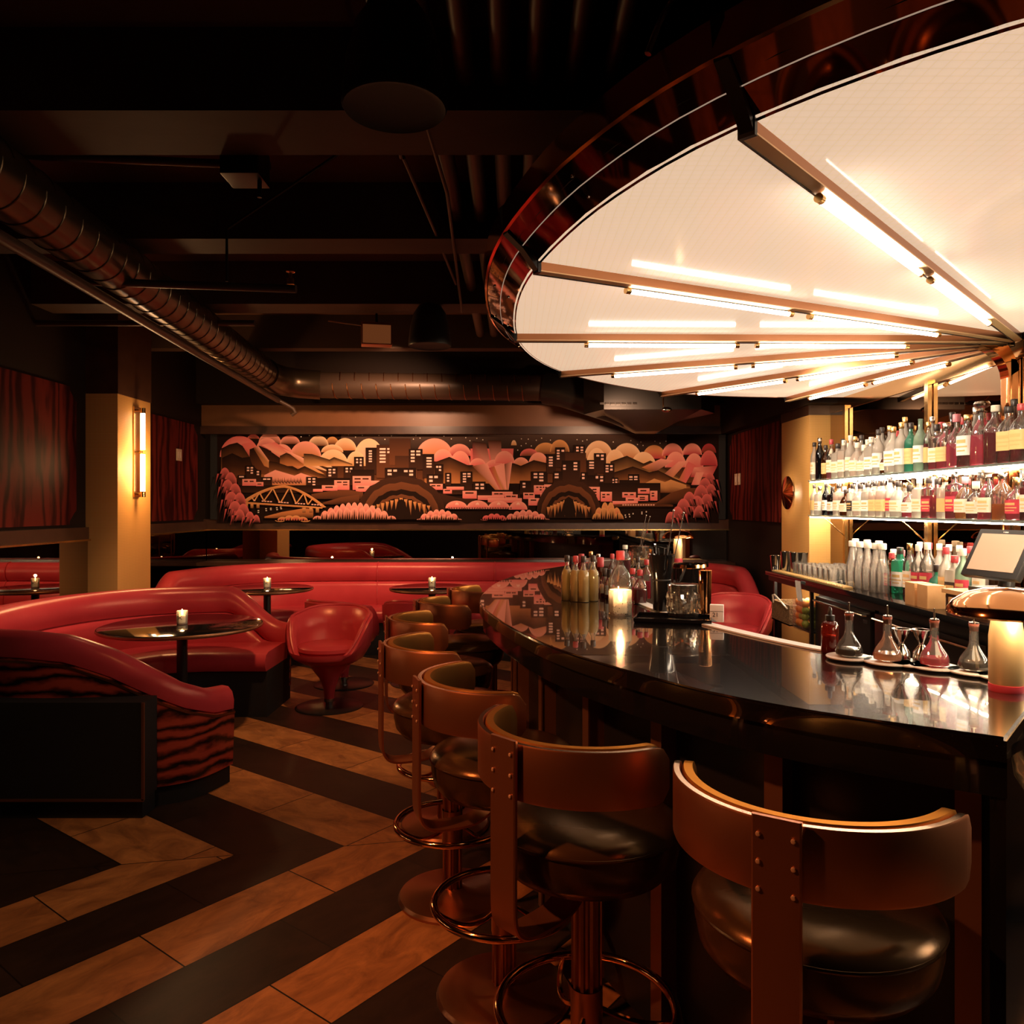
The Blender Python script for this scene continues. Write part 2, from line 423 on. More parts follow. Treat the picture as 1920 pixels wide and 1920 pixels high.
# ================================================================== THE ROOM
XL, YB, XR, XW, ZC = -3.43, 8.70, 2.41, 2.53, 3.25      # left wall, back wall, dining right wall, bar wall, ceiling
YF = -2.6
struct(MB().box(XL-.1, XW+.3, YF-.1, YB+.1, -.06, 0).build('floor', 'chevron_tile'))
struct(MB().box(XL-.1, XW+.3, YF-.1, YB+.1, ZC, ZC+.1).build('ceiling', 'ceiling_slab'))
struct(MB().box(XL-.1, XL, YF, YB, 0, ZC).build('wall_left', 'wall_black'))
struct(MB().box(XL-.1, XW+.3, YB, YB+.1, 0, ZC).build('wall_back', 'wall_black'))
struct(MB().box(XL-.1, XW+.3, YF-.1, YF, 0, ZC).build('wall_front', 'wall_black'))
w = MB(); w.box(XW, XW+.1, YF, 6.79, 0, ZC); w.box(XR, XW+.1, 6.79, YB, 0, ZC)
struct(w.build('wall_right', 'wall_black'))
# black joists across the ceiling
for i, (y0, y1, z0) in enumerate([(.9, 1.06, 3.0), (2.84, 3.20, 2.945), (4.2, 4.45, 2.945), (5.55, 5.82, 2.945), (7.1, 7.25, 2.945)]):
    o = MB().box(XL, XW+.3, y0, y1, z0, ZC).build('ceiling_beam', 'ceiling_black'); struct(o)
# pillars covered in woven gold paper
def pillar(x0, x1, y0, y1, z1, capz, nm):
    o = MB().rbox(x0, x1, y0, y1, 0, z1, .006).build('pillar', 'grasscloth'); struct(o); o['label'] = nm
    c = MB().box(x0-.004, x1+.004, y0-.004, y1+.004, z1, capz).build('pillar_cap', 'dark_wood', o)
    return o
pillar(XL, -3.17, 6.26, 6.83, 2.41, ZC, 'gold papered pillar against the wall beside the booths')
pillar(2.35, XW, 6.16, 6.79, 2.226, 2.30, 'gold papered pillar at the end of the bottle shelves')
# soffit over the bar wall end and over the dining wall
struct(MB().box(2.30, XW+.1, 6.0, YB, 2.30, ZC).build('trim_1', 'wall_black'))
struct(MB().box(XL, XR, 8.45, YB, 2.62, ZC).build('trim_2', 'wall_black'))
struct(MB().box(XL, XR, 8.60, YB, 2.385, 2.62).build('trim_3', 'header_brown'))
struct(MB().box(XL, XR, 8.57, YB, 2.30, 2.385).build('trim_4', 'dark_wood'))
# brass line above the low mirrors
struct(MB().box(XL, XR, 8.655, 8.70, 1.236, 1.250).build('trim_5', 'brass'))
struct(MB().box(XL, XL+.045, 6.83, 8.70, 1.232, 1.246).build('trim_6', 'brass'))
struct(MB().box(XL, XL+.045, -1., 6.26, 1.226, 1.240).build('trim_7', 'brass'))
# low smoked mirrors
tag(MB().box(XL+.02, XR-.02, 8.675, 8.699, .60, 1.236).build('wall_mirror', 'mirror_smoked'), 'long low smoked mirror on the end wall under the mural', 'mirror')
tag(MB().box(XL+.001, XL+.025, 6.84, 8.66, .60, 1.232).build('wall_mirror', 'mirror_smoked'), 'low smoked mirror on the side wall between the pillar and the corner', 'mirror')
tag(MB().box(XL+.001, XL+.025, 1.0, 6.25, .60, 1.226).build('wall_mirror', 'mirror_smoked'), 'low smoked mirror on the side wall on the near side of the pillar', 'mirror')
# dark dado rails / frames
struct(MB().box(XL, XR, 8.66, 8.70, 1.250, 1.36).build('trim_8', 'dark_wood'))
struct(MB().box(XL, XL+.03, 1.0, 6.26, 1.240, 1.335).build('trim_9', 'dark_wood'))
struct(MB().box(XL, XL+.03, 6.83, 8.66, 1.246, 1.335).build('trim_10', 'dark_wood'))

# veneer wall panels with stepped-in corners
def notch_panel(axis, x, a0, a1, z0, z1, label, n=.09):
    k = [(a0+n, z0), (a1-n, z0), (a1-n, z0+.03), (a1-.03, z0+n), (a1, z0+n+.02), (a1, z1-n-.02), (a1-.03, z1-n), (a1-n, z1-.03), (a1-n, z1), (a0+n, z1), (a0+n, z1-.03), (a0+.03, z1-n), (a0, z1-n-.02), (a0, z0+n+.02), (a0+.03, z0+n), (a0+n, z0+.03)]
    vs = []; d = .018*axis
    for t in (0, d): vs += [(x+t, a, z) for a, z in k]
    N = len(k); mb = MB().add(vs, [tuple(range(N)), tuple(range(N, 2*N))]+[(i, (i+1) % N, N+(i+1) % N, N+i) for i in range(N)])
    return tag(mb.build('wall_panel', 'veneer_red'), label, 'wall panel')
notch_panel(1, XL, 3.2, 6.10, 1.36, 2.43, 'dark red veneer wall panel with stepped corners on the near side of the pillar')
notch_panel(1, XL, 6.95, 8.45, 1.36, 2.38, 'dark red veneer wall panel between the lit pillar and the mural')
notch_panel(-1, XR, 6.85, 8.55, 1.36, 2.27, 'dark red veneer wall panel beside the pillar with the round sconce')

# ------------------------------------------------------------------ the mural (painted panel, layers of flat paint)
class Mural:
    Y = 8.655; K = 8.655/F
    def __init__(s): s.v = []; s.f = []; s.c = []; s.n = 0
    def P(s, u, v): return ((u-CX)*s.K, s.Y-.012-s.n*.00006, CAMZ+(HZ-v)*s.K)
    def poly(s, pts, cols):
        o = len(s.v); s.n += 1
        if not isinstance(cols, list): cols = [cols]*len(pts)
        for (u, v), c in zip(pts, cols): s.v.append(s.P(u, v)); s.c.append(c)
        s.f.append(tuple(range(o, o+len(pts))))
    def strip(s, top, bot, ct, cb):
        o = len(s.v); s.n += 1; n = len(top)
        for p, c in [(q, ct) for q in top]+[(q, cb) for q in bot]: s.v.append(s.P(*p)); s.c.append(c)
        for i in range(n-1): s.f.append((o+i, o+i+1, o+n+i+1, o+n+i))
    def rect(s, x0, y0, x1, y1, ct, cb=None): s.strip([(x0, y0), (x1, y0)], [(x0, y1), (x1, y1)], ct, cb or ct)
    def dome(s, cx, yt, hw, yb, ct, cb):
        n = 18; T = [(cx-hw*cos(pi*i/n), yb-(yb-yt)*sin(pi*i/n)) for i in range(n+1)]
        mid = [(cx+(x-cx)*.93, yb-(yb-y)*.62) for x, y in T]; low = [(cx+(x-cx)*.85, yb) for x, y in T]
        cm = tuple(.62*a+.38*b for a, b in zip(ct, cb))
        s.strip(T, mid, ct, cm); s.strip(mid, low, cm, cb)
    def hill(s, top, yb, ct, cb, mid=.45):
        m = [(x, y+(yb-y)*mid) for x, y in top]; b = [(x, max(y, yb)) for x, y in top]
        s.strip(top, m, ct, tuple(.75*p+.25*q for p, q in zip(ct, cb))); s.strip(m, b, tuple(.75*p+.25*q for p, q in zip(ct, cb)), cb)
    def build(s, parent):
        me = bpy.data.meshes.new('painting'); me.from_pydata(s.v, [], s.f); me.update()
        ca = me.color_attributes.new('Col', 'FLOAT_COLOR', 'POINT')
        for i, c in enumerate(s.c): ca.data[i].color = (*c, 1)
        me.materials.append(MATS['mural_paint'])
        return link('painting', me, parent)
mu = Mural()
BLK = (.018, .009, .006); DBR = (.055, .022, .012); BRN = (.16, .055, .022); ORG = (.55, .20, .065); ORL = (.72, .34, .12)
PNK = (.80, .17, .15); PKL = (.95, .38, .28); CRM = (.95, .62, .36); RED = (.50, .05, .06); NGT = (.10, .060, .045)
mu.rect(408, 812, 1347, 980, BLK); mu.rect(640, 813, 1250, 850, NGT, BLK)
mu.rect(425, 860, 1335, 905, BLK, BRN)
A = lambda x, y: (400+x/5.818, 800+y/5.818)
B = lambda x, y: (700+x/5.818, 800+y/5.818)
C = lambda x, y: (1020+x/5.486, 800+y/5.486)
def domes(T, lst):
    for cx, yt, hw, yb, ct, cb in lst:
        u, v = T(cx, yt); u1, v1 = T(cx+hw, yb); mu.dome(u, v, u1-u, v1, ct, cb)
def hills(T, top, yb, ct, cb, mid=.45): mu.hill([T(*p) for p in top], T(0, yb)[1], ct, cb, mid)
def shafts(T, lst):
    for pts, c in lst: mu.poly([T(*p) for p in pts], c)
domes(A, [(440, 85, 65, 135, PNK, BRN), (620, 65, 125, 190, PKL, BRN), (840, 95, 110, 190, PKL, BRN), (1300, 110, 70, 190, ORL, BRN), (1150, 98, 110, 210, CRM, BRN),
          (1440, 125, 125, 260, CRM, ORG), (1700, 130, 175, 400, CRM, PKL), (290, 102, 215, 330, PNK, PKL), (590, 122, 120, 260, PKL, RED), (1010, 160, 170, 330, PKL, ORG),
          (1300, 195, 120, 280, CRM, ORG), (750, 190, 125, 330, PKL, PNK), (1310, 250, 165, 430, CRM, ORL), (1560, 268, 110, 430, CRM, ORL)])
hills(A, [(90, 240), (180, 195), (265, 175), (330, 215), (420, 300), (560, 400), (700, 480), (900, 560)], 600, BLK, ORG)
shafts(A, [([(310, 190), (420, 170), (640, 470), (470, 440)], [PNK, PNK, ORG, BRN]), ([(400, 250), (510, 205), (950, 460), (620, 470)], [PKL, PKL, ORG, ORG])])
hills(A, [(400, 248), (510, 208), (600, 250), (700, 320), (850, 420), (920, 460)], 520, BLK, BRN, .35)
shafts(A, [([(530, 200), (680, 170), (1220, 520), (940, 460)], [PKL, PNK, ORL, ORG]), ([(440, 230), (500, 215), (690, 480), (560, 430)], [BRN, PKL, ORL, ORG])])
hills(A, [(730, 320), (800, 285), (960, 350), (1120, 420)], 430, BLK, ORG, .3)
shafts(A, [([(760, 240), (960, 330), (1290, 500), (1000, 420)], [PKL, PKL, CRM, ORG]), ([(1000, 300), (1180, 330), (1330, 470), (1100, 400)], [PNK, CRM, CRM, ORL])])
hills(A, [(990, 295), (1080, 300), (1270, 360), (1320, 332), (1520, 408)], 430, BLK, ORL, .3)
hills(A, [(610, 375), (700, 390), (920, 468), (1000, 430), (1230, 545)], 590, BLK, ORG, .4)
hills(A, [(100, 340), (210, 290), (320, 340), (400, 330), (430, 420), (520, 500)], 560, BLK, BRN, .5)
hills(A, [(560, 530), (680, 472), (890, 535), (960, 505), (1120, 560)], 640, PKL, ORG, .5)
for k in range(28):                                       # row of tiny trees
    x = 655+k*11.5; y = 600+8*sin(k*2.1); u, v = A(x, y); mu.poly([(u-1.0, v+2.5), (u+1.0, v+2.5), (u, v-6-1.5*sin(k*3))], DBR)
# centre sky
domes(B, [(670, 128, 200, 330, PKL, ORG), (940, 188, 130, 320, PKL, RED), (1880, 175, 130, 300, ORL, BRN), (1700, 240, 100, 320, PNK, BRN), (760, 245, 110, 380, PKL, PNK), (950, 265, 110, 420, PKL, PNK), (1610, 335, 95, 440, PKL, ORG), (1800, 280, 110, 430, PKL, ORG)])
hills(B, [(560, 420), (680, 385), (830, 330), (940, 380), (1050, 430), (1100, 405), (1300, 460)], 620, BLK, ORG, .4)
hills(B, [(1480, 380), (1610, 428), (1750, 365), (1900, 400)], 620, BLK, ORG, .4)
shafts(B, [([(1060, 240), (1530, 240), (1520, 380), (1290, 465), (1060, 410)], PNK), ([(1080, 160), (1230, 180), (1290, 460), (1090, 430)], [BLK, DBR, PKL, PNK]), ([(1250, 150), (1395, 150), (1400, 420), (1300, 460)], [DBR, DBR, PKL, PKL])])
domes(B, [(1140, 345, 85, 420, PKL, PNK), (1320, 360, 95, 440, PKL, PNK), (1430, 265, 110, 400, PKL, PNK)])
shafts(B, [([(1080, 430), (1240, 400), (1400, 690), (1330, 690)], [BRN, PKL, PKL, ORG]), ([(1260, 450), (1330, 430), (1425, 690), (1380, 690)], [RED, ORG, ORL, PNK]), ([(1320, 430), (1430, 400), (1455, 690), (1415, 690)], [PKL, PKL, PKL, ORG]), ([(1430, 410), (1515, 380), (1475, 690), (1455, 690)], [BRN, PKL, PKL, ORG])])
mu.dome(*B(1533, 148), 5, B(0, 205)[1], CRM, ORL)
# right-hand sky
domes(C, [(160, 135, 100, 260, ORL, BRN), (560, 145, 150, 330, CRM, ORG), (850, 170, 150, 340, CRM, ORG), (1130, 190, 120, 330, ORL, RED), (1320, 172, 110, 300, PKL, RED), (1520, 172, 100, 290, PKL, RED), (1690, 175, 75, 270, RED, BRN),
          (540, 220, 110, 420, CRM, ORL), (730, 235, 110, 420, CRM, ORL), (1020, 260, 130, 420, CRM, ORL), (1350, 258, 110, 420, PKL, PNK), (1540, 275, 95, 420, PKL, PNK), (1690, 245, 90, 400, PNK, RED)])
hills(C, [(680, 360), (850, 300), (1020, 380), (1090, 350), (1250, 430), (1420, 540)], 560, BLK, ORL, .4)
shafts(C, [([(1200, 330), (1330, 350), (1130, 470), (1000, 420)], [PKL, PKL, BRN, ORG]), ([(1380, 360), (1480, 350), (1290, 560), (1170, 540)], [PKL, PKL, ORG, BRN]), ([(1480, 360), (1560, 400), (1450, 590), (1370, 570)], [PNK, PNK, PNK, ORG]), ([(1540, 420), (1780, 400), (1720, 520), (1500, 520)], [PKL, RED, PNK, RED]), ([(1560, 470), (1640, 470), (1590, 600), (1510, 600)], [PKL, PKL, PKL, PNK])])
hills(C, [(720, 470), (910, 410), (1080, 470), (1170, 450), (1330, 530), (1500, 600)], 640, BLK, ORG, .4)
hills(C, [(1000, 600), (1130, 535), (1240, 570), (1300, 545), (1460, 600)], 680, ORL, BRN, .5)
# stars
for T, lst in ((A, [(990, 75), (963, 112), (1053, 100), (1480, 88), (1555, 115), (1630, 97), (1810, 98), (1875, 140)]), (B, [(130, 140), (200, 103), (467, 100), (440, 138), (512, 127), (772, 105), (852, 135), (1010, 122), (1055, 155), (1130, 130), (1195, 145), (1615, 135), (1665, 185), (1690, 138), (1777, 150), (1835, 128), (1613, 210), (1723, 212), (1575, 258)]), (C, [(65, 140), (338, 135), (395, 150), (440, 137), (710, 160), (890, 145), (958, 185), (993, 160), (1015, 195), (1137, 152), (1190, 172), (1250, 152)])):
    for x, y in lst:
        u, v = T(x, y); mu.poly([(u-1.3, v), (u, v-1.3), (u+1.3, v), (u, v+1.3)], (.85, .75, .62))
# city blocks: dark towers with lit windows, pink low houses with dark windows
WIN = (1., .62, .50)
def tower(T, x0, y0, x1, y1, wins=(), ct=BLK, cb=None):
    (u0, v0), (u1, v1) = T(x0, y0), T(x1, y1); mu.rect(u0, v0, u1, v1, ct, cb or DBR)
    for wx, wy, ww, wh, n in wins:
        for i in range(n):
            a, b = T(wx, wy+i*wh*1.75), T(wx+ww, wy+wh+i*wh*1.75); mu.rect(*a, *b, WIN)
def house(T, x0, y0, x1, y1, wins=()):
    (u0, v0), (u1, v1) = T(x0, y0), T(x1, y1); mu.rect(u0, v0, u1, v1, PKL, PNK)
    for wx, wy, ww, wh in wins: mu.rect(*T(wx, wy), *T(wx+ww, wy+wh), DBR)
tower(A, 1665, 230, 1790, 520, [(1700, 260, 34, 16, 5)]); tower(A, 1785, 200, 2140, 560, [(1818, 235, 65, 20, 5), (1900, 235, 60, 20, 2)], DBR, BRN)
tower(A, 1540, 330, 1645, 560, [(1562, 350, 22, 18, 2), (1602, 350, 22, 18, 3)]); tower(A, 1240, 445, 1360, 560, [(1262, 462, 30, 18, 3), (1308, 462, 28, 18, 2)])
tower(A, 1430, 435, 1545, 560, [(1448, 450, 26, 18, 2), (1495, 450, 26, 18, 2)]); tower(A, 1140, 560, 1500, 690); tower(A, 1500, 470, 1760, 640); tower(A, 1020, 548, 1140, 690, [(1040, 562, 30, 18, 2), (1088, 562, 30, 18, 3)])
tower(A, 360, 425, 455, 600, [(375, 442, 26, 16, 2), (415, 442, 26, 16, 3)]); tower(A, 455, 475, 530, 620, [(482, 486, 26, 16, 2)]); tower(A, 275, 530, 370, 640, [(290, 540, 52, 14, 1)]); tower(A, 530, 550, 650, 660, [(552, 565, 36, 16, 1), (596, 565, 34, 16, 1)])
tower(A, 300, 640, 1200, 720)
house(A, 325, 572, 475, 645, [(345, 590, 40, 14), (405, 590, 44, 14)]); house(A, 475, 605, 555, 650, [(490, 622, 44, 10)])
house(A, 1325, 585, 1490, 690, [(1355, 600, 50, 14), (1420, 600, 48, 14), (1420, 628, 48, 12)]); house(A, 1525, 540, 1725, 690, [(1545, 562, 68, 16), (1632, 562, 68, 16), (1545, 598, 68, 16)]); house(A, 1725, 590, 1818, 660); house(A, 1190, 640, 1360, 700, [(1228, 654, 82, 16)]); house(A, 1560, 645, 1710, 710, [(1585, 660, 66, 14)]); house(A, 1095, 680, 1200, 710)
tower(B, 180, 130, 410, 420, (), DBR, BRN); tower(B, 240, 320, 480, 560, (), DBR, BRN); tower(B, 390, 245, 540, 470, [(412, 262, 42, 20, 4), (472, 262, 44, 20, 2)]); tower(B, 540, 300, 665, 560, [(583, 335, 56, 18, 4)]); tower(B, 130, 450, 470, 640, [(160, 470, 44, 22, 2), (222, 470, 40, 22, 1), (338, 475, 40, 22, 1), (395, 475, 42, 22, 2)])
tower(B, 670, 410, 765, 640, [(688, 430, 22, 20, 1), (718, 430, 24, 20, 2)]); tower(B, 585, 520, 765, 640, [(612, 538, 38, 24, 2), (668, 538, 38, 24, 1)]); tower(B, 785, 505, 850, 660, [(805, 520, 26, 18, 3)]); tower(B, 950, 490, 1080, 720, [(978, 508, 36, 16, 4), (1028, 508, 34, 16, 2)]); tower(B, 760, 640, 1000, 740); tower(B, 1085, 600, 1225, 740, [(1115, 622, 36, 22, 2), (1170, 622, 38, 22, 3)]); tower(B, 1000, 690, 1600, 800)
tower(B, 1600, 590, 1760, 740, [(1628, 612, 30, 20, 2)]); tower(B, 1720, 490, 1900, 700, [(1748, 508, 40, 20, 2), (1808, 508, 46, 20, 3)])
house(B, 620, 625, 760, 690, [(635, 638, 46, 14), (695, 638, 40, 14)]); house(B, 765, 680, 860, 730, [(780, 692, 60, 12)]); house(B, 800, 655, 990, 690); house(B, 975, 700, 1130, 785, [(1005, 716, 90, 16)]); house(B, 1295, 710, 1520, 760, [(1318, 726, 50, 14), (1375, 726, 36, 14)]); house(B, 1435, 740, 1575, 790, [(1450, 754, 50, 14), (1510, 754, 44, 14)]); house(B, 1140, 750, 1430, 800); house(B, 1250, 780, 1620, 830)
house(B, 1635, 720, 1760, 790, [(1650, 734, 40, 14), (1700, 734, 44, 14)]); house(B, 1750, 640, 1900, 740, [(1775, 655, 26, 14), (1812, 655, 24, 14), (1848, 655, 26, 14), (1812, 682, 24, 14)]); house(B, 1820, 725, 1925, 800, [(1840, 735, 34, 14), (1885, 735, 30, 14), (1840, 765, 30, 14)]); house(B, 1690, 780, 1830, 860, [(1715, 795, 60, 14)])
tower(C, 300, 190, 420, 420, [(328, 208, 26, 18, 2), (374, 208, 26, 16, 5)]); tower(C, 115, 215, 215, 420, [(130, 240, 28, 16, 4), (178, 240, 28, 20, 1)]); tower(C, 25, 285, 120, 480, [(48, 310, 40, 16, 4)]); tower(C, 215, 270, 430, 520, (), DBR, BRN); tower(C, 180, 350, 370, 560, [(195, 395, 26, 18, 2), (302, 368, 38, 18, 3)]); tower(C, 430, 345, 545, 560, [(462, 362, 62, 16, 3)])
tower(C, 510, 275, 635, 480, [(535, 290, 30, 20, 1), (582, 290, 28, 20, 2)]); tower(C, 610, 380, 720, 620, [(630, 398, 30, 16, 3), (676, 398, 26, 20, 2)]); tower(C, 95, 460, 190, 620, [(108, 482, 40, 18, 2)]); tower(C, 375, 470, 450, 640, [(388, 485, 26, 20, 2)]); tower(C, 440, 500, 625, 660, [(528, 510, 26, 24, 1), (574, 510, 30, 20, 3)]); tower(C, 690, 525, 760, 700, [(700, 540, 16, 18, 2), (728, 540, 22, 14, 5)]); tower(C, 860, 490, 975, 700, [(872, 510, 34, 18, 2), (922, 510, 34, 16, 4)]); tower(C, 770, 550, 980, 720); tower(C, 1005, 580, 1145, 680, [(1028, 592, 82, 16, 1)]); tower(C, 560, 580, 1190, 760)
house(C, 430, 620, 570, 760, [(495, 640, 42, 14), (495, 668, 42, 14), (495, 695, 42, 14)]); house(C, 580, 670, 695, 770, [(595, 692, 30, 14), (640, 692, 30, 14), (595, 718, 30, 14)]); house(C, 0, 595, 80, 760, [(10, 620, 20, 14), (0, 690, 22, 14), (30, 690, 22, 14)]); house(C, 800, 675, 940, 730, [(820, 692, 36, 14), (880, 692, 36, 14)]); house(C, 960, 635, 1080, 690, [(985, 652, 62, 14)]); house(C, 1085, 660, 1160, 760, [(1100, 680, 28, 12), (1100, 705, 28, 14)]); house(C, 835, 730, 960, 775, [(858, 748, 62, 12)]); house(C, 960, 705, 1065, 765, [(978, 722, 54, 12), (978, 742, 54, 12)]); house(C, 700, 765, 960, 800)
# rolling ground, roads
hills(A, [(1080, 735), (1300, 700), (1480, 690), (1640, 715)], 790, BRN, DBR); hills(A, [(1200, 830), (1400, 770), (1600, 740)], 850, BRN, BLK)
hills(B, [(600, 700), (700, 720), (900, 770), (1100, 800), (1300, 830), (1700, 860)], 900, DBR, BLK); hills(C, [(700, 800), (900, 790), (1150, 780), (1320, 805)], 830, BRN, BLK)
hills(C, [(1150, 780), (1300, 680), (1440, 635), (1600, 630)], 800, BRN, BLK); hills(A, [(570, 980), (760, 930), (1000, 890), (1100, 900)], 1000, ORG, BLK)
# the arch bridge
def arc(x0, x1, yb, yt, n=24): return [(x0+(x1-x0)*i/n, yb-(yb-yt)*sin(pi*i/n)**.9) for i in range(n+1)]
a0 = arc(350, 1240, 800, 640); a1 = arc(380, 1200, 825, 668)
for i in range(12, 25): a0[i] = (a0[i][0], a0[i][1]+(i-12)*6.5); a1[i] = (a1[i][0], a1[i][1]+(i-12)*5.)
mu.strip([A(*p) for p in a0], [A(*p) for p in a1], ORL, ORG)
mu.strip([A(355, 820), A(1200, 878)], [A(355, 840), A(1200, 895)], ORL, ORG)
for x0, y0, x1, y1 in [(430, 770, 455, 800), (510, 728, 465, 805), (520, 728, 560, 800), (655, 682, 562, 815), (665, 682, 735, 825), (830, 680, 748, 828), (850, 682, 915, 840), (990, 735, 918, 838), (1000, 735, 1040, 850), (1090, 785, 1045, 850)]:
    mu.poly([A(x0-7, y0), A(x0+9, y0), A(x1+7, y1), A(x1-9, y1)], ORL)
for x in (375, 435, 500): mu.rect(*A(x-16, 842), *A(x+16, 890), ORL, BRN)
for x in (1000, 1075, 1145): mu.rect(*A(x-18, 885), *A(x+18, 938), ORL, BRN)
for x in range(450, 1180, 30):
    if (x//30) % 6 < 4: mu.rect(*A(x, 800+(x-450)*.068), *A(x+22, 812+(x-450)*.068), (.9, .5, .4))
for x, y in [(505, 915), (505, 935), (588, 895), (590, 915), (640, 890), (640, 905), (705, 885), (708, 905), (748, 878), (752, 895)]: mu.rect(*A(x-9, y-5), *A(x+9, y+5), (.75, .62, .5))
for x in range(820, 1510, 24): mu.rect(*B(x, 878), *B(x+17, 898), (.9, .5, .42))
for x in range(800, 1130, 26): mu.rect(*C(x, 798), *C(x+18, 812), (.8, .42, .3))
for x, y in [(830, 910), (870, 902), (910, 895), (1000, 880), (1045, 875), (875, 925), (835, 930), (1000, 895)]: mu.rect(*C(x-6, y-7), *C(x+6, y+7), (.75, .62, .5))
domes(B, [(910, 808, 120, 890, PKL, PNK), (1140, 805, 120, 890, PKL, PNK), (1370, 808, 120, 895, PKL, PNK), (1580, 812, 100, 905, PKL, PNK)])
for x in (915, 1138, 1368, 1580): mu.dome(*B(x, 828), 3.2, B(0, 855)[1], (1, .65, .5), PKL)
for x in range(820, 1510, 28): mu.rect(*B(x, 880), *B(x+18, 896), (.25, .08, .06))
# dark tree masses with orange icicle leaves
def treemass(T, cx, yt, hw, yb):
    for k, (f, c) in enumerate(((1., DBR), (.86, BRN), (.72, BLK), (.60, BRN), (.52, BLK))):
        n = 20; top = []
        for i in range(n+1):
            a = pi*i/n; top.append(T(cx-hw*f*cos(a), yb-(yb-yt)*(f if k < 2 else f*.96)*sin(a)**.8+8*sin(i*2.3)))
        mu.hill(top, T(0, yb)[1], c, BLK, .3)
    for i in range(13):
        x = cx-hw*.62+hw*1.24*i/12; h = 150-60*abs(i-6)/6+35*sin(i*4.1); y0 = yb-(yb-yt)*.50+abs(i-6)*14
        mu.poly([T(x-19, y0), T(x+19, y0), T(x+(-6 if i < 6 else 6), y0+h)], [ORL, ORG, BRN])
    mu.poly([T(cx-70, yb-60), T(cx-40, yb-190), T(cx, yb-220), T(cx+45, yb-190), T(cx+75, yb-60), T(cx, yb+10)], BLK)
treemass(B, 310, 545, 480, 1010); treemass(C, 250, 545, 330, 940)
def bush(T, x0, x1, yt, yb, c0=PKL, c1=PNK):
    n = max(4, int((x1-x0)/75)); w = (x1-x0)/n
    for row, (dy, f) in enumerate(((0, .8), (55, 1.))):
        for i in range(n):
            x = x0+w*(i+.5); e = abs(2*(i+.5)/n-1)**2*(yb-yt)*.6
            u, v = T((x-(x0+x1)/2)*f+(x0+x1)/2, yt+dy+e); u1, v1 = T(x+w*.62, yb)
            mu.dome(u, v, T(w*.62, 0)[0]-T(0, 0)[0], v1, c0, BRN if row else RED)
    for i in range(int(n*3.2)):
        x = x0+(x1-x0)*(i+.5)/(n*3.2); e = abs(2*(x-x0)/(x1-x0)-1)**2*(yb-yt)*.35
        mu.poly([T(x-10, yb+8), T(x+10, yb+8), T(x+3, yb-(yb-yt)*(.42+.18*sin(i*2.7))+e)], BLK)
bush(A, 1110, 1990, 825, 1010); bush(A, 700, 1060, 965, 1020, ORL, ORG); bush(B, 490, 960, 900, 1015); bush(B, 1180, 1460, 945, 1010, PNK, RED); bush(B, 1420, 1910, 905, 1012); bush(C, 500, 800, 770, 950, ORL, PNK)
def leafside(T, pts, sgn, c0, c1):
    for i, (x, y, r) in enumerate(pts):
        u, v = T(x, y-r); u1, _ = T(x+r, y); mu.dome(u, v, u1-u, T(0, y+r*1.1)[1], c0, BLK)
        for j in range(3):
            xx = x-sgn*r*(.2+.5*j); mu.poly([T(xx-11, y+r*.1), T(xx+11, y+r*.1), T(xx-sgn*36, y+r*1.5+24*j)], [c0, c1, BLK] if j != 1 else [BLK, BLK, DBR])
leafside(A, [(150, 510, 60), (210, 570, 70), (180, 650, 70), (260, 690, 70), (220, 790, 80), (310, 790, 70), (260, 890, 80), (350, 910, 70), (310, 960, 60), (420, 980, 55), (490, 1000, 40)], 1, PNK, RED)
leafside(C, [(1690, 540, 60), (1640, 600, 70), (1700, 650, 60), (1600, 680, 80), (1660, 760, 70), (1560, 790, 80), (1480, 740, 70), (1420, 820, 80), (1580, 870, 60), (1360, 890, 70), (1290, 930, 55)], -1, PNK, RED)
root = thing('mural', 'long painted night city mural in pink, orange and black on the end wall', 'mural', (0, 0, 0))
MB().box((395-CX)*mu.K, (1360-CX)*mu.K, 8.643, 8.69, 1.36, 2.30).build('panel', 'black_matt', root)
mu.build(root)

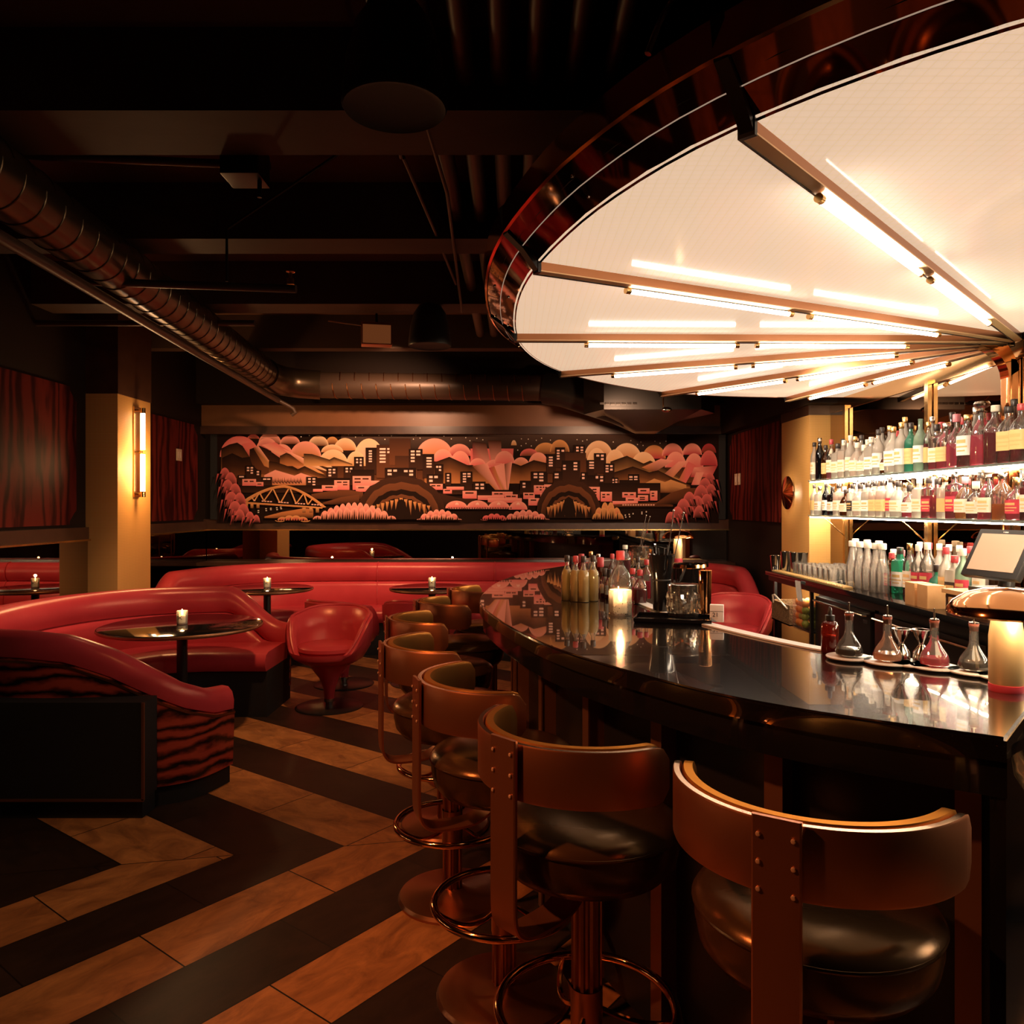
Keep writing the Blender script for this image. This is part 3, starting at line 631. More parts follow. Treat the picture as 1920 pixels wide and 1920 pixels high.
# ================================================================== BOOTH AND BANQUETTE
def rounded(prof): return prof
def seating(root, plan, hfun, W=.62, seatz=.465, wood=True, brass=True, seams=(), prefix='back'):
    pts = catmull(plan, 8); info = path_info(pts)
    H = lambda s, T: hfun(s, T)
    def top(s, T):
        h = H(s, T); b = max(.34, h-.20); bo = h-.135
        return [(.012, bo), (-.006, bo+.012), (-.008, h-.075), (.004, h-.03), (.03, h-.004), (.07, h), (.115, h-.012), (.145, h-.05), (.155, h-.10), (.148, h-.155), (.125, b+.006), (.08, b)]
    def back(s, T):
        h = H(s, T); t = max(.475, h-.195)
        return [(.02, .42), (.02, t), (.10, t), (.14, t-.012), (.165, t-.05 if t > .56 else t-.02), (.185, .52 if t > .56 else .455), (.185, .43), (.17, .42)]
    def seat(s, T): return [(.10, .33), (.10, seatz-.01), (.20, seatz), (W-.08, seatz-.004), (W-.02, seatz-.02), (W, seatz-.06), (W, .36), (W-.02, .33)]
    def basep(s, T): return [(.05, 0), (.05, .33), (W-.04, .33), (W-.04, 0)]
    sweep(MB(), info, top).build('top_roll', 'leather_red', root, smooth=50)
    sweep(MB(), info, back).build('backrest', 'leather_red', root, smooth=50)
    sweep(MB(), info, seat).build('seat', 'leather_red', root, smooth=50)
    sweep(MB(), info, basep).build('plinth', 'black_matt', root)
    if wood:
        sweep(MB(), info, lambda s, T: [(0., .10), (-.012, H(s, T)-.13), (.02, H(s, T)-.13), (.05, .10)]).build('veneer_shell', 'veneer_stripe', root)
        sweep(MB(), info, lambda s, T: [(.02, 0), (.02, .10), (.05, .10), (.05, 0)]).build('toe_kick', 'black_matt', root)
    if brass:
        hz = lambda s, T: H(s, T)-.142
        sweep(MB(), info, lambda s, T: [(-.016, hz(s, T)-.006), (-.016, hz(s, T)+.006), (.01, hz(s, T)+.006), (.01, hz(s, T)-.006)]).build('trim_line', 'bronze', root)
    P, n, ss = info
    for q in seams:                    # upholstery seams: thin welts across the back
        i = min(range(len(P)), key=lambda k: abs(ss[k]-q*ss[-1])); h = H(ss[i], ss[-1])
        prof = [(.06, h+.003), (.115, h-.008), (.149, h-.05), (.159, h-.10), (.152, h-.155), (.130, h-.195), (.145, h-.21), (.170, h-.25), (.188, .52), (.189, .46)]
        MB().tube([(P[i].x+n[i].x*o, P[i].y+n[i].y*o, z) for o, z in prof], .006, 6).build('seam', 'leather_red', root)
    return info

booth = thing('booth_sofa', 'red leather curved booth with striped veneer outside and black front panel, nearest the camera', 'booth', (0, 0, 0))
BP = [(-1.52, 4.24), (-1.59, 4.04), (-1.72, 3.91), (-1.98, 3.84), (-2.45, 3.82), (-2.88, 3.98), (-3.15, 4.40), (-3.24, 4.95), (-3.12, 5.52), (-2.80, 5.93), (-2.35, 6.10), (-2.0, 6.13), (-1.74, 6.13)]
def hb(s, T):
    d0, d1 = s, T-s
    k = min(smooth01((d0-.16)/.50), smooth01((d1-.02)/.46))
    if d0 < d1:
        tb = [(-1, .52), (0, .525), (.15, .54), (.32, .60), (.50, .695), (.68, .79), (.88, .862), (1.1, .885), (9, .885)]
        for (a, p), (b, q_) in zip(tb, tb[1:]):
            if a <= d0 <= b: return p+(q_-p)*(d0-a)/(b-a)
    return .60+(.885-.60)*k
binfo = seating(booth, BP, hb)
q = MB(); q.mat(0).box(-2.95, -1.76, 3.715, 3.86, .10, .565); q.build('front_panel', 'black_matt', booth)
q = MB(); q.box(-2.95, -1.755, 3.708, 3.716, .094, .106); q.box(-1.766, -1.754, 3.708, 3.72, .10, .565); q.build('trim_strip', 'bronze_dark', booth)
MB().box(-2.95, -1.78, 3.75, 3.88, 0, .10).build('front_plinth', 'black_matt', booth)

banq = thing('banquette', 'long red leather banquette along the end wall below the mural', 'banquette', (0, 0, 0))
QP = [(-3.20, 6.92), (-3.16, 7.35), (-2.98, 7.85), (-2.60, 8.22), (-2.05, 8.38), (-1.0, 8.42), (0.3, 8.42), (1.4, 8.42), (2.0, 8.36), (2.26, 8.05), (2.34, 7.55), (2.34, 7.15)]
def hq(s, T):
    return .62+.285*min(smooth01((T-s-.02)/.55), smooth01((s+.25)/.5))
seating(banq, QP, hq, W=.60, wood=False, brass=False, seams=(.36, .53, .72))
# dark ledge shelf between the banquette back and the mirror
struct(MB().box(XL, XR, 8.40, 8.70, .86, .895).build('trim_11', 'dark_wood'))

# ------------------------------------------------------------------ round tables and candles
def table(rad, z):
    t = thing('round_table', 'x', 'table')
    prof = [(.001, z-.03), (rad-.02, z-.03), (rad-.004, z-.026), (rad, z-.015), (rad-.004, z-.003), (rad-.012, z), (.001, z)]
    MB().lathe(prof, 56, cap=False).build('table_top', 'black_gloss', t)
    MB().lathe([(rad-.001, z-.024), (rad+.004, z-.018), (rad+.004, z-.010), (rad-.001, z-.004)], 56, cap=False).build('edge_band', 'bronze_dark', t)
    MB().lathe([(.034, .02), (.034, z-.03)], 20).build('column', 'black_metal', t)
    MB().lathe([(.24, 0), (.24, .008), (.22, .016), (.05, .022), (.034, .03)], 40).build('base', 'black_metal', t)
    return t
TB = [((-2.19, 5.17), .51, .72, 'round black pedestal table inside the nearest booth'),
      ((-2.31, 7.35), .42, .735, 'round black pedestal table at the far end of the banquette behind the booth'),
      ((-.76, 7.40), .40, .735, 'round black pedestal table at the middle of the long banquette')]
cand = thing('candle_holder', 'x', 'candle')
MB().lathe([(.030, 0), (.034, .004), (.036, .09), (.033, .09), (.031, .012), (.001, .010)], 20, cap=False).build('glass_cup', 'glass_clear', cand)
MB().lathe([(.027, .012), (.027, .058), (.02, .062), (.001, .060)], 16).build('candle', 'wax', cand)
f = MB().lathe([(.001, .060), (.0065, .070), (.0075, .078), (.004, .092), (.0005, .102)], 10).build('flame', 'flame', cand)
p = MB()
for k in (-1, 1):
    p.add([(-.016, -.0368, .036+.022*(1-k)/2+.0), (-.010, -.0368, .036+.022*(1-k)/2), (.016, -.0368, .036+.022*(1+k)/2), (.010, -.0368, .036+.022*(1+k)/2)], [(0, 1, 2, 3)])
p.build('emblem', 'cap_dark', cand)
for i, ((x, y), r, z, lab) in enumerate(TB):
    t = table(r, z); t.location = (x, y, 0); t['label'] = lab; t['group'] = 'round pedestal tables'
    place(cand, i == 0, ['lit candle in a clear glass on the booth table', 'lit candle in a clear glass on the table beyond the booth', 'lit candle in a clear glass on the table before the middle of the banquette'][i], (x, y, z), 0, 'table candles')
    point('candle_light', (x, y, z+.115), 1.1, (1, .50, .20), .012)

# ------------------------------------------------------------------ swivel tub chairs
def tub_chair():
    t = thing('tub_chair', 'x', 'chair')
    n = 48; rows = []
    for i in range(n):
        a = 2*pi*i/n-pi/2; back = .5-.5*cos(2*pi*i/n)           # i=0 is the open front
        k = smooth01((back-.08)/.46); h = .400+.275*k+.052*smooth01((back-.5)/.5)
        ro = .292+.014*k; tilt = .020*k
        pr = [(.10, .325), (.19, .335), (.25, .37), (ro, .43+.03*k), (ro+tilt*.7, (.43+.03*k)*.4+h*.6-.012), (ro+tilt-.004, h-.012), (ro+tilt-.03, h), (ro+tilt-.062, h-.012), (ro-.068, .43*.45+h*.55-.01), (.232, .425), (.20, .40), (.05, .39)]
        rows.append([(r*cos(a), r*sin(a)*(1.0), z) for r, z in pr])
    MB().grid(rows, close_v=True).build('shell', 'leather_red', t, smooth=60)
    rim = []
    for i in range(n):
        a = 2*pi*i/n-pi/2; back = .5-.5*cos(2*pi*i/n); k = smooth01((back-.08)/.46); h = .400+.275*k+.052*smooth01((back-.5)/.5); ro = .292+.014*k+.020*k-.03
        rim.append((ro*cos(a), ro*sin(a), h+.002))
    MB().tube(rim, .011, 8, closed=True).build('piping', 'leather_red', t)
    MB().lathe([(.001, .395), (.18, .40), (.215, .41), (.232, .435), (.228, .458), (.205, .474), (.15, .482), (.001, .484)], 40, cap=False).build('seat_cushion', 'leather_red', t)
    MB().lathe([(.035, .06), (.045, .14), (.075, .22), (.135, .30), (.16, .335)], 32).build('pedestal', 'leather_red', t)
    MB().lathe([(.028, .015), (.028, .035), (.038, .040), (.038, .064), (.030, .068)], 24).build('collar', 'steel', t)
    MB().lathe([(.25, 0), (.25, .006), (.235, .013), (.03, .018), (.001, .018)], 44).build('base', 'black_metal', t)
    return t
tc = tub_chair()
for i, ((x, y), a, lab) in enumerate([((-1.37, 5.84), -8, 'red leather tub chair on a round base in the aisle beside the booth'),
                                      ((-1.42, 6.58), 150, 'red leather tub chair mostly hidden behind the one in the aisle'),
                                      ((-.78, 6.62), 178, 'red leather tub chair behind the far bar stools, facing the banquette'),
                                      ((1.90, 6.66), -25, 'red leather tub chair beyond the far end of the bar beside the back counter')]):
    place(tc, i == 0, lab, (x, y, 0), R(a), 'red leather tub chairs')

# ------------------------------------------------------------------ bar stools
def bar_stool():
    t = thing('bar_stool', 'x', 'bar stool')
    MB().lathe([(.205, 0), (.207, .010), (.200, .022), (.17, .030), (.06, .036), (.045, .044)], 56).build('base', 'bronze', t)
    col = MB(); n = 60
    for z0, z1, fl in ((.04, .20, 1), (.20, .34, 0), (.34, .64, 1)):
        rows = []
        for z in (z0, z1):
            rows.append([((.037-.008*fl*(1 if (j//3) % 2 else 0)+.002*(1-fl))*cos(2*pi*j/n), (.037-.008*fl*(1 if (j//3) % 2 else 0)+.002*(1-fl))*sin(2*pi*j/n), z) for j in range(n)])
        col.grid(rows, close_u=True)
    col.build('column', 'bronze', t, smooth=30)
    ring = [(.215*cos(2*pi*i/48), .215*sin(2*pi*i/48), .29) for i in range(48)]
    r = MB().tube(ring, .0115, 10, closed=True)
    r.build('foot_ring', 'copper_polished', t)
    for k in range(3):                                  # curved stays from ring to column
        a = 2*pi*k/3+.5
        pts = [((.21-.175*u)*cos(a+u*.55), (.21-.175*u)*sin(a+u*.55), .288-.030*sin(pi*u)-.01*u) for u in [i/10 for i in range(11)]]
        MB().tube(pts, .007, 8).build('stay', 'copper_polished', t)
    MB().lathe([(.001, .628), (.14, .628), (.195, .640), (.215, .665), (.222, .70), (.224, .735)], 48, cap=False).build('seat_pan', 'leather_black', t)
    MB().lathe([(.222, .735), (.226, .742), (.220, .752), (.195, .768), (.14, .778), (.06, .782), (.001, .782)], 48, cap=False).build('seat_cushion', 'leather_black', t)
    MB().lathe([(.2235+.005*cos(2*pi*i/8), .738+.005*sin(2*pi*i/8)) for i in range(9)], 48, cap=False).build('piping', 'leather_black', t)
    A0, A1 = R(270-84), R(270+84)
    def band(r0, r1, z0, z1, rc, n=44):
        rows = []
        for i in range(n+1):
            a = A0+(A1-A0)*i/n; e = min(1., min(i, n-i)/2.2); dz = (1-sqrt(max(0, 1-(1-e)**2)))*.028
            rows.append([(r*cos(a), r*sin(a), z) for r, z in ((r0, z0+dz+rc), (r0, z1-dz-rc), (r0+rc*.4, z1-dz), (r1-rc*.4, z1-dz), (r1, z1-dz-rc), (r1, z0+dz+rc), (r1-rc*.4, z0+dz), (r0+rc*.4, z0+dz))])
        m = MB().grid(rows, close_u=True); w = 8
        m.f.append(tuple(range(w))); m.m.append(0); m.f.append(tuple(len(rows)*w-w+i for i in range(w))); m.m.append(0); return m
    b = band(.250, .264, .862, .985, .004); bo = b.build('backrest', ['copper_brushed', 'copper_edge'], t)
    for pgn in bo.data.polygons:
        if pgn.normal.z > .6: pgn.material_index = 1
    band(.222, .247, .868, .987, .010).build('back_pad', 'leather_olive', t)
    # flat strap: outside of the back, down and curved in under the seat
    path = [(.268, .995), (.269, .90), (.269, .75), (.269, .63), (.262, .585), (.238, .560), (.19, .553), (.10, .56), (.04, .60)]
    path = catmull(path, 5); rows = []
    for i, (r, z) in enumerate(path):
        p0 = path[max(0, i-1)]; p1 = path[min(len(path)-1, i+1)]; dx, dz = p1[0]-p0[0], p1[1]-p0[1]; l = hypot(dx, dz); nx, nz = -dz/l, dx/l
        rows.append([(sx, -(r+nx*o), z+nz*o) for sx, o in ((-.040, 0), (-.040, .006), (-.037, .009), (.037, .009), (.040, .006), (.040, 0))])
    m = MB().grid(rows, close_u=True); m.f.append(tuple(range(6))); m.m.append(0)
    m.build('back_strap', 'copper_brushed', t, smooth=35)
    rv = MB().ball((0, 0, 0), .0045, 8, (1, .6, 1)).mesh('rivet', 'rivet_copper')
    for sx in (-.028, .028):
        for z in (.965, .92, .875): link('rivet', rv, t, (sx, -.280, z))
    return t
bs = bar_stool()
STOOLS = [((.578, 1.493), 237), ((.181, 1.890), 223), ((-.0245, 2.39), 200), ((-.229, 2.99), 198), ((-.315, 3.66), 194), ((-.265, 4.30), 198), ((-.13, 4.90), 192)]
for i, ((x, y), psi) in enumerate(STOOLS):
    place(bs, i == 0, ['bar stool nearest the camera, its wide copper back strap towards us, by the bar end',
                       'copper backed bar stool with riveted strap, second along the bar from the camera',
                       'copper backed bar stool, third along the bar, its base plate cut by the frame edge',
                       'copper backed bar stool, fourth along the bar, its foot ring clear of the others',
                       'copper backed bar stool, fifth along the bar, before the far tub chair',
                       'copper backed bar stool, sixth along the bar, next to last before the far end',
                       'copper backed bar stool farthest along the bar, seventh in the row'][i], (x, y, 0), R(psi-270), 'bar stools along the bar')

# ================================================================== THE BAR
BZ = 1.08
OUT = [(.898, 1.413), (.588, 1.627), (.368, 1.881), (.095, 2.395), (-.095, 3.10), (-.148, 3.607), (-.09, 4.30), (.067, 4.906), (.3375, 5.475), (.72, 6.02), (1.12, 6.38), (1.40, 6.46)]
INN = [(1.36, 1.95), (1.15, 2.09), (.927, 2.314), (.725, 2.787), (.615, 3.25), (.575, 3.80), (.60, 4.35), (.72, 4.90), (.92, 5.35), (1.15, 5.68), (1.36, 5.86)]
def offs(poly, d):
    P, n, s = path_info(poly); return [(p.x+q.x*d, p.y+q.y*d) for p, q in zip(P, n)]
oc = catmull(OUT, 8); ic = catmull(INN, 8)
cap = [(1.48, 6.40), (1.52, 6.30), (1.52, 6.02), (1.47, 5.92)]
bar = thing('bar_counter', 'curved bar with a glossy black stone top and dark front with copper fins', 'bar counter')
poly = oc+cap+list(reversed(ic))
def slab(mb, poly, z0, z1, bev=.006):
    bm = bmesh.new(); vs = [bm.verts.new((x, y, z0)) for x, y in poly]; f = bm.faces.new(vs)
    r = bmesh.ops.extrude_face_region(bm, geom=[f]); 
    for e in r['geom']:
        if isinstance(e, bmesh.types.BMVert): e.co.z = z1
    bmesh.ops.recalc_face_normals(bm, faces=bm.faces[:])
    ed = [e for e in bm.edges if all(abs(q.co.z-z1) < 1e-6 for q in e.verts)]
    bmesh.ops.bevel(bm, geom=ed, offset=bev, segments=2, affect='EDGES')
    bm.verts.index_update(); mb.add([q.co.copy() for q in bm.verts], [tuple(q.index for q in g.verts) for g in bm.faces]); bm.free(); return mb
slab(MB(), poly, BZ-.045, BZ).build('stone_top', 'black_stone', bar, smooth=30)
# fascia under the top, then the recessed front
def wallstrip(mb, line, d0, d1, z0, z1):
    a = offs(line, d0); b = offs(line, d1); rows = [[(x, y, z0) for x, y in a], [(x, y, z1) for x, y in a], [(x, y, z1) for x, y in b], [(x, y, z0) for x, y in b]]
    return mb.grid(rows, close_v=True)
# path direction runs away from the camera, inward is to the right
wallstrip(MB(), oc, .015, .035, BZ-.115, BZ-.045).build('fascia', 'black_gloss', bar)
wallstrip(MB(), oc, .20, .24, .02, BZ-.045).build('front_panel', 'black_metal', bar)
wallstrip(MB(), oc, .22, .26, 0, .10).build('toe_kick', 'black_matt', bar)
wallstrip(MB(), list(ic), .0, -.03, .60, BZ-.045).build('inner_panel', 'black_metal', bar)
P, n, s = path_info(oc)
k = 0
for q in [.09, .50, .91, 1.32, 1.75, 2.2, 2.65, 3.1, 3.6, 4.1]:
    i = min(range(len(P)), key=lambda j: abs(s[j]-q)); a = atan2(n[i].y, n[i].x)
    M = Matrix.Translation((P[i].x+n[i].x*.175, P[i].y+n[i].y*.175, 0)) @ Matrix.Rotation(a, 4, 'Z')
    m = MB(); m.box(-.03, .03, -.021, .021, .02, BZ-.115, M); m.box(-.033, -.028, -.026, -.018, .02, BZ-.115, M)
    m.build('front_fin', 'bronze_dark', bar)
# white service mat along the inner edge and the mirrored apron at the near end
mm = [p for p in ic if 2.25 < p[1] < 3.6]
a = offs(mm, -.012); b = offs(mm, -.060)
MB().grid([[(x, y, BZ+.001) for x, y in a], [(x, y, BZ+.006) for x, y in a], [(x, y, BZ+.006) for x, y in b], [(x, y, BZ+.001) for x, y in b]], close_v=True).build('service_mat', 'mat_white', bar)
e0, e1 = Vector((.898, 1.413)), Vector((1.36, 1.95)); d = (e1-e0).normalized()
M = Matrix.Translation((e0.x, e0.y, 0)) @ Matrix.Rotation(atan2(d.y, d.x), 4, 'Z')
MB().box(.02, .70, .004, .030, 0, BZ-.05, M).build('end_panel', 'black_gloss', bar)
rows = []
for iz in range(9):
    z = BZ-.045-.195*iz/8; rows.append([M @ Vector((.012+.66*ix/30, -.006-.085*iz/8+.005*sin(ix*.9+iz*.8)+.004*sin(iz*2.1), z)) for ix in range(31)])
MB().grid(rows).build('end_apron', 'gold_mirror', bar)

# ------------------------------------------------------------------ mushroom lamps
def mushroom():
    t = thing('table_lamp', 'x', 'lamp')
    MB().lathe([(.035, 0), (.036, .004), (.036, .016)], 32).build('base', 'label_red', t)
    MB().lathe([(.0345, .016), (.0355, .020), (.0355, .125), (.028, .180)], 32, cap=False).build('stem', 'lamp_brass', t)
    MB().lathe([(.117, .172), (.122, .176), (.120, .186), (.108, .203), (.080, .222), (.045, .232), (.001, .235)], 48, cap=False).build('shade', 'copper_polished', t)
    MB().lathe([(.001, .1855), (.09, .183), (.114, .176)], 40, cap=False).build('diffuser', 'lamp_glow', t)
    return t
ml = mushroom()
for i, ((x, y), lab) in enumerate([((1.128, 1.777), 'copper mushroom lamp on the near end of the bar beside the decanters'), ((1.30, 6.10), 'copper mushroom lamp on the far end of the bar')]):
    place(ml, i == 0, lab, (x, y, BZ), 0, 'copper mushroom lamps')
    point('lamp_bulb', (x, y-.06, BZ+.165), 1.3, (1, .68, .38), .03); 

# ------------------------------------------------------------------ back counter and what is under it
BX, CZ = 2.0, 1.0
bc = thing('back_counter', 'long black worktop of the back bar under the bottle shelves', 'counter')
MB().rbox(BX, XW-.004, 1.2, 6.15, CZ-.035, CZ, .004).build('worktop', 'black_gloss', bc)
MB().box(BX+.02, BX+.05, 1.2, 6.13, CZ-.075, CZ-.035).build('fascia', 'black_metal', bc)
MB().box(BX+.14, XW-.004, 1.2, 5.38, 0, .08).build('toe_kick', 'black_matt', bc)
MB().box(BX+.50, XW-.004, 1.2, 6.13, .08, CZ-.035).build('back_panel', 'black_matt', bc)
MB().box(BX+.055, BX+.075, 5.36, 6.10, CZ-.046, CZ-.036).build('light_strip', 'led_strip', bc)  # hidden glowing strip added to brighten the fruit on the rack
def fridge(y0, y1, doors, lab):
    t = thing('bar_fridge', lab, 'fridge', (BX+.30, (y0+y1)/2, .08), 0, 'black under counter fridges')
    w = (y1-y0)/2; H = CZ-.035-.08-.045
    MB().box(-.20, .19, -w+.004, w-.004, 0, H).build('body', 'black_metal', t)
    for k in range(doors):
        a = -w+.006+(2*w-.012)*k/doors; b = -w+.006+(2*w-.012)*(k+1)/doors-.006
        dd = MB().rbox(-.228, -.202, a, b, .05, H-.03, .004).build('door', 'fridge_black', t)
        MB().tube([(-.236, a+.03, H-.055), (-.256, a+.035, H-.055), (-.256, b-.035, H-.055), (-.236, b-.03, H-.055)], .007, 8).build('handle', 'steel', dd)
        MB().box(-.2295, -.2275, a+.03, a+.085, H-.105, H-.085).build('badge', 'steel', dd)
fridge(4.50, 5.33, 1, 'black under counter fridge beside the fruit shelf'); fridge(3.40, 4.46, 2, 'black two door under counter fridge behind the decanters'); fridge(2.30, 3.36, 2, 'black two door under counter fridge behind the near lamp')
t = thing('storage_rack', 'open metal rack under the end of the back counter holding fruit and a basket', 'rack', (0, 0, 0))
for z in (.30, .64, .90): MB().box(2.05 if z < .8 else 2.24, 2.50, 5.345, 6.10, z-.012, z).build('rack_shelf', 'black_metal', t)
for y in (5.352, 6.09):
    for x in (2.06, 2.48): MB().box(x-.011, x+.011, y-.011, y+.011, 0, .93).build('post', 'black_metal', t)
b = thing('wicker_basket', 'brown wicker basket with a rope handle on the under counter rack', 'basket', (2.085, 5.79, .64), 0)
bm_ = MB()
for x0, x1, y0, y1 in ((-.09, -.08, -.19, .19), (.14, .15, -.19, .19), (-.08, .14, -.19, -.18), (-.08, .14, .18, .19)): bm_.box(x0, x1, y0, y1, 0, .15)
bm_.box(-.09, .15, -.19, .19, 0, .01); bm_.build('basket_body', 'wicker', b)
MB().tube([(-.092, .14, .13), (-.11, .11, .19), (-.112, .06, .20), (-.10, -.04, .16), (-.094, -.16, .12)], .006, 7).build('rope_handle', 'label_cream', b)
t = thing('fruit_bin', 'clear bin of oranges and limes on the under counter rack', 'bin', (2.085, 5.462, .652))
q = MB(); q.box(-.085, -.082, -.085, .085, 0, .20); q.box(.082, .085, -.085, .085, 0, .20); q.box(-.082, .082, -.085, -.082, 0, .20); q.box(-.082, .082, .082, .085, 0, .20); q.box(-.085, .085, -.085, .085, -.012, .0); q.build('clear_bin', 'glass_bin', t)
om = MB().ball((0, 0, 0), .031, 14).mesh('orange', 'orange_fruit', 60); lm = MB().ball((0, 0, 0), .026, 14, (1, 1, 1.12)).mesh('lime', 'lime_fruit', 60)
k = 0
for lay in range(4):
    for iy in range(3):
        for ix in range(2):
            lime = iy == 0 and lay < 3 or (iy == 1 and lay == 1)
            o = link('lime' if lime else 'orange', lm if lime else om, None, (2.085-.045+ix*.062, 5.462-.052+iy*.052+(lay % 2)*.006, .684+lay*.047)); k += 1
            kind = 'green lime' if lime else 'orange'
            tag(o, f"{kind} in the clear fruit bin, {nth(lay+1)} layer up, {'front' if ix == 0 else 'back'} file, {nth(iy+1)} towards the basket", 'lime' if lime else 'orange', 'fruit in the clear bin')

t = thing('bar_towel', 'white cloth hanging from the front of the back counter over the fruit bin', 'towel', (0, 0, 0))
rows = [[(1.985+.006*sin(j*1.3)+.004*i, 5.36+.022*j/2+.004*sin(i), .985-.035*i) for j in range(9)] for i in range(5)]
MB().grid(rows).build('cloth', 'label_white', t)

# ------------------------------------------------------------------ bar mirror, gold band, uprights, glass shelves
tag(MB().box(XW-.012, XW-.001, 1.0, 6.155, CZ+.004, 2.235).build('bar_mirror', 'mirror_bar'), 'tinted mirror behind the bottle shelves of the back bar', 'mirror')
struct(MB().box(XW-.02, XW, 1.0, 6.155, 2.235, 2.36).build('trim_12', 'gold_mirror'))
for i, (y, lab) in enumerate([(5.84, 'brass shelf upright nearest the papered pillar'), (4.68, 'brass shelf upright in the middle of the bottle shelves'), (2.6, 'brass shelf upright beyond the till')]):
    t = thing('shelf_upright', lab, 'upright', (XW-.03, y, CZ), 0, 'brass shelf uprights')
    MB().box(-.012, .012, -.02, .02, 0, 1.26).build('post', 'brass', t)
    for z in (.425, .697):
        MB().prism([(-.16, -.004), (.0, -.004), (.0, .004), (-.16, .004)], z-.012, z-.004).build('bracket_arm', 'brass', t)
        MB().tube([(-.15, 0, z-.014), (-.01, 0, z-.14)], .004, 6).build('brace', 'brass', t)
t = thing('copper_pilaster', 'copper column curving into the glowing canopy above the till', 'column', (XW-.045, 3.88, CZ+.74), 0)
MB().rbox(-.030, .030, -.035, .035, -.74, .50, .01).build('shaft', 'copper_polished', t)
mcap = MB(); rows = []
for i in range(9):
    a = pi/2*i/8; rows.append([(-.030-.20*(1-cos(a)), y, .40+.165*sin(a)) for y in (-.035, .035)]+[(.028-.10*(i/8), y, .44+.14*sin(a)) for y in (.035, -.035)])
mcap.grid(rows, close_u=True); mcap.build('curved_head', 'copper_polished', t)
SX0, SX1, SZ = 2.33, XW-.045, (1.435, 1.707)
for z, lab in zip(SZ, ('lower long glass shelf of bottles on the bar wall', 'upper long glass shelf of bottles on the bar wall')):
    t = thing('glass_shelf', lab, 'shelf', (0, 0, z), 0, 'glass bottle shelves')
    MB().box(SX0, SX1, 1.2, 6.13, -.012, 0).build('glass_board', 'glass_shelf', t)
    MB().box(SX1-.012, SX1-.002, 1.2, 6.12, -.024, -.013).build('light_strip', 'led_strip', t)
    MB().box(SX0+.012, SX0+.020, 1.2, 6.12, -.020, -.013).build('light_strip', 'led_strip', t)

# ------------------------------------------------------------------ bottles
KINDS = {  # (radius, height, superellipse n, body profile as (r factor, z factor), fill level)
    'round': (.037, .29, 2., [(.92, 0), (1, .015), (1, .56), (.93, .64), (.55, .73), (.34, .79), (.32, .95), (.36, .955), (.36, .985), (.30, .985)]),
    'square': (.037, .25, 5., [(.94, 0), (1, .015), (1, .66), (.94, .72), (.45, .76), (.36, .80), (.34, .94), (.40, .945), (.40, .985), (.32, .985)]),
    'tall': (.032, .32, 2., [(.92, 0), (1, .012), (1, .58), (.9, .67), (.48, .78), (.38, .86), (.36, .96), (.42, .965), (.42, .988), (.34, .988)]),
    'squat': (.046, .19, 2., [(.80, 0), (.98, .03), (1, .25), (.97, .45), (.75, .62), (.35, .70), (.28, .76), (.27, .94), (.33, .945), (.33, .985), (.26, .985)]),
    'flask': (.048, .23, 3.2, [(.75, 0), (.95, .02), (1, .30), (.92, .52), (.60, .68), (.30, .76), (.26, .94), (.32, .945), (.32, .985), (.26, .985)]),
    'decanter': (.050, .27, 4., [(.96, 0), (1, .02), (.90, .50), (.72, .66), (.45, .74), (.36, .78), (.34, .90), (.46, .91), (.46, .93), (.3, .93)]),
    'jug': (.058, .30, 3.2, [(.95, 0), (1, .02), (1, .52), (.95, .62), (.70, .71), (.42, .77), (.36, .80), (.36, .96), (.40, .965), (.40, .985), (.34, .985)]),
    'carafe': (.040, .30, 2., [(.94, 0), (1, .015), (1, .40), (.90, .52), (.55, .72), (.42, .84), (.42, .95), (.50, .96), (.50, .985), (.44, .985)]),
    'mini': (.021, .13, 2., [(.92, 0), (1, .02), (1, .58), (.9, .66), (.5, .74), (.42, .80), (.42, .96), (.5, .965), (.5, .985), (.4, .985)]),
}
CACHE = {}
def cached(key, fn):
    if key not in CACHE: CACHE[key] = fn()
    return CACHE[key]
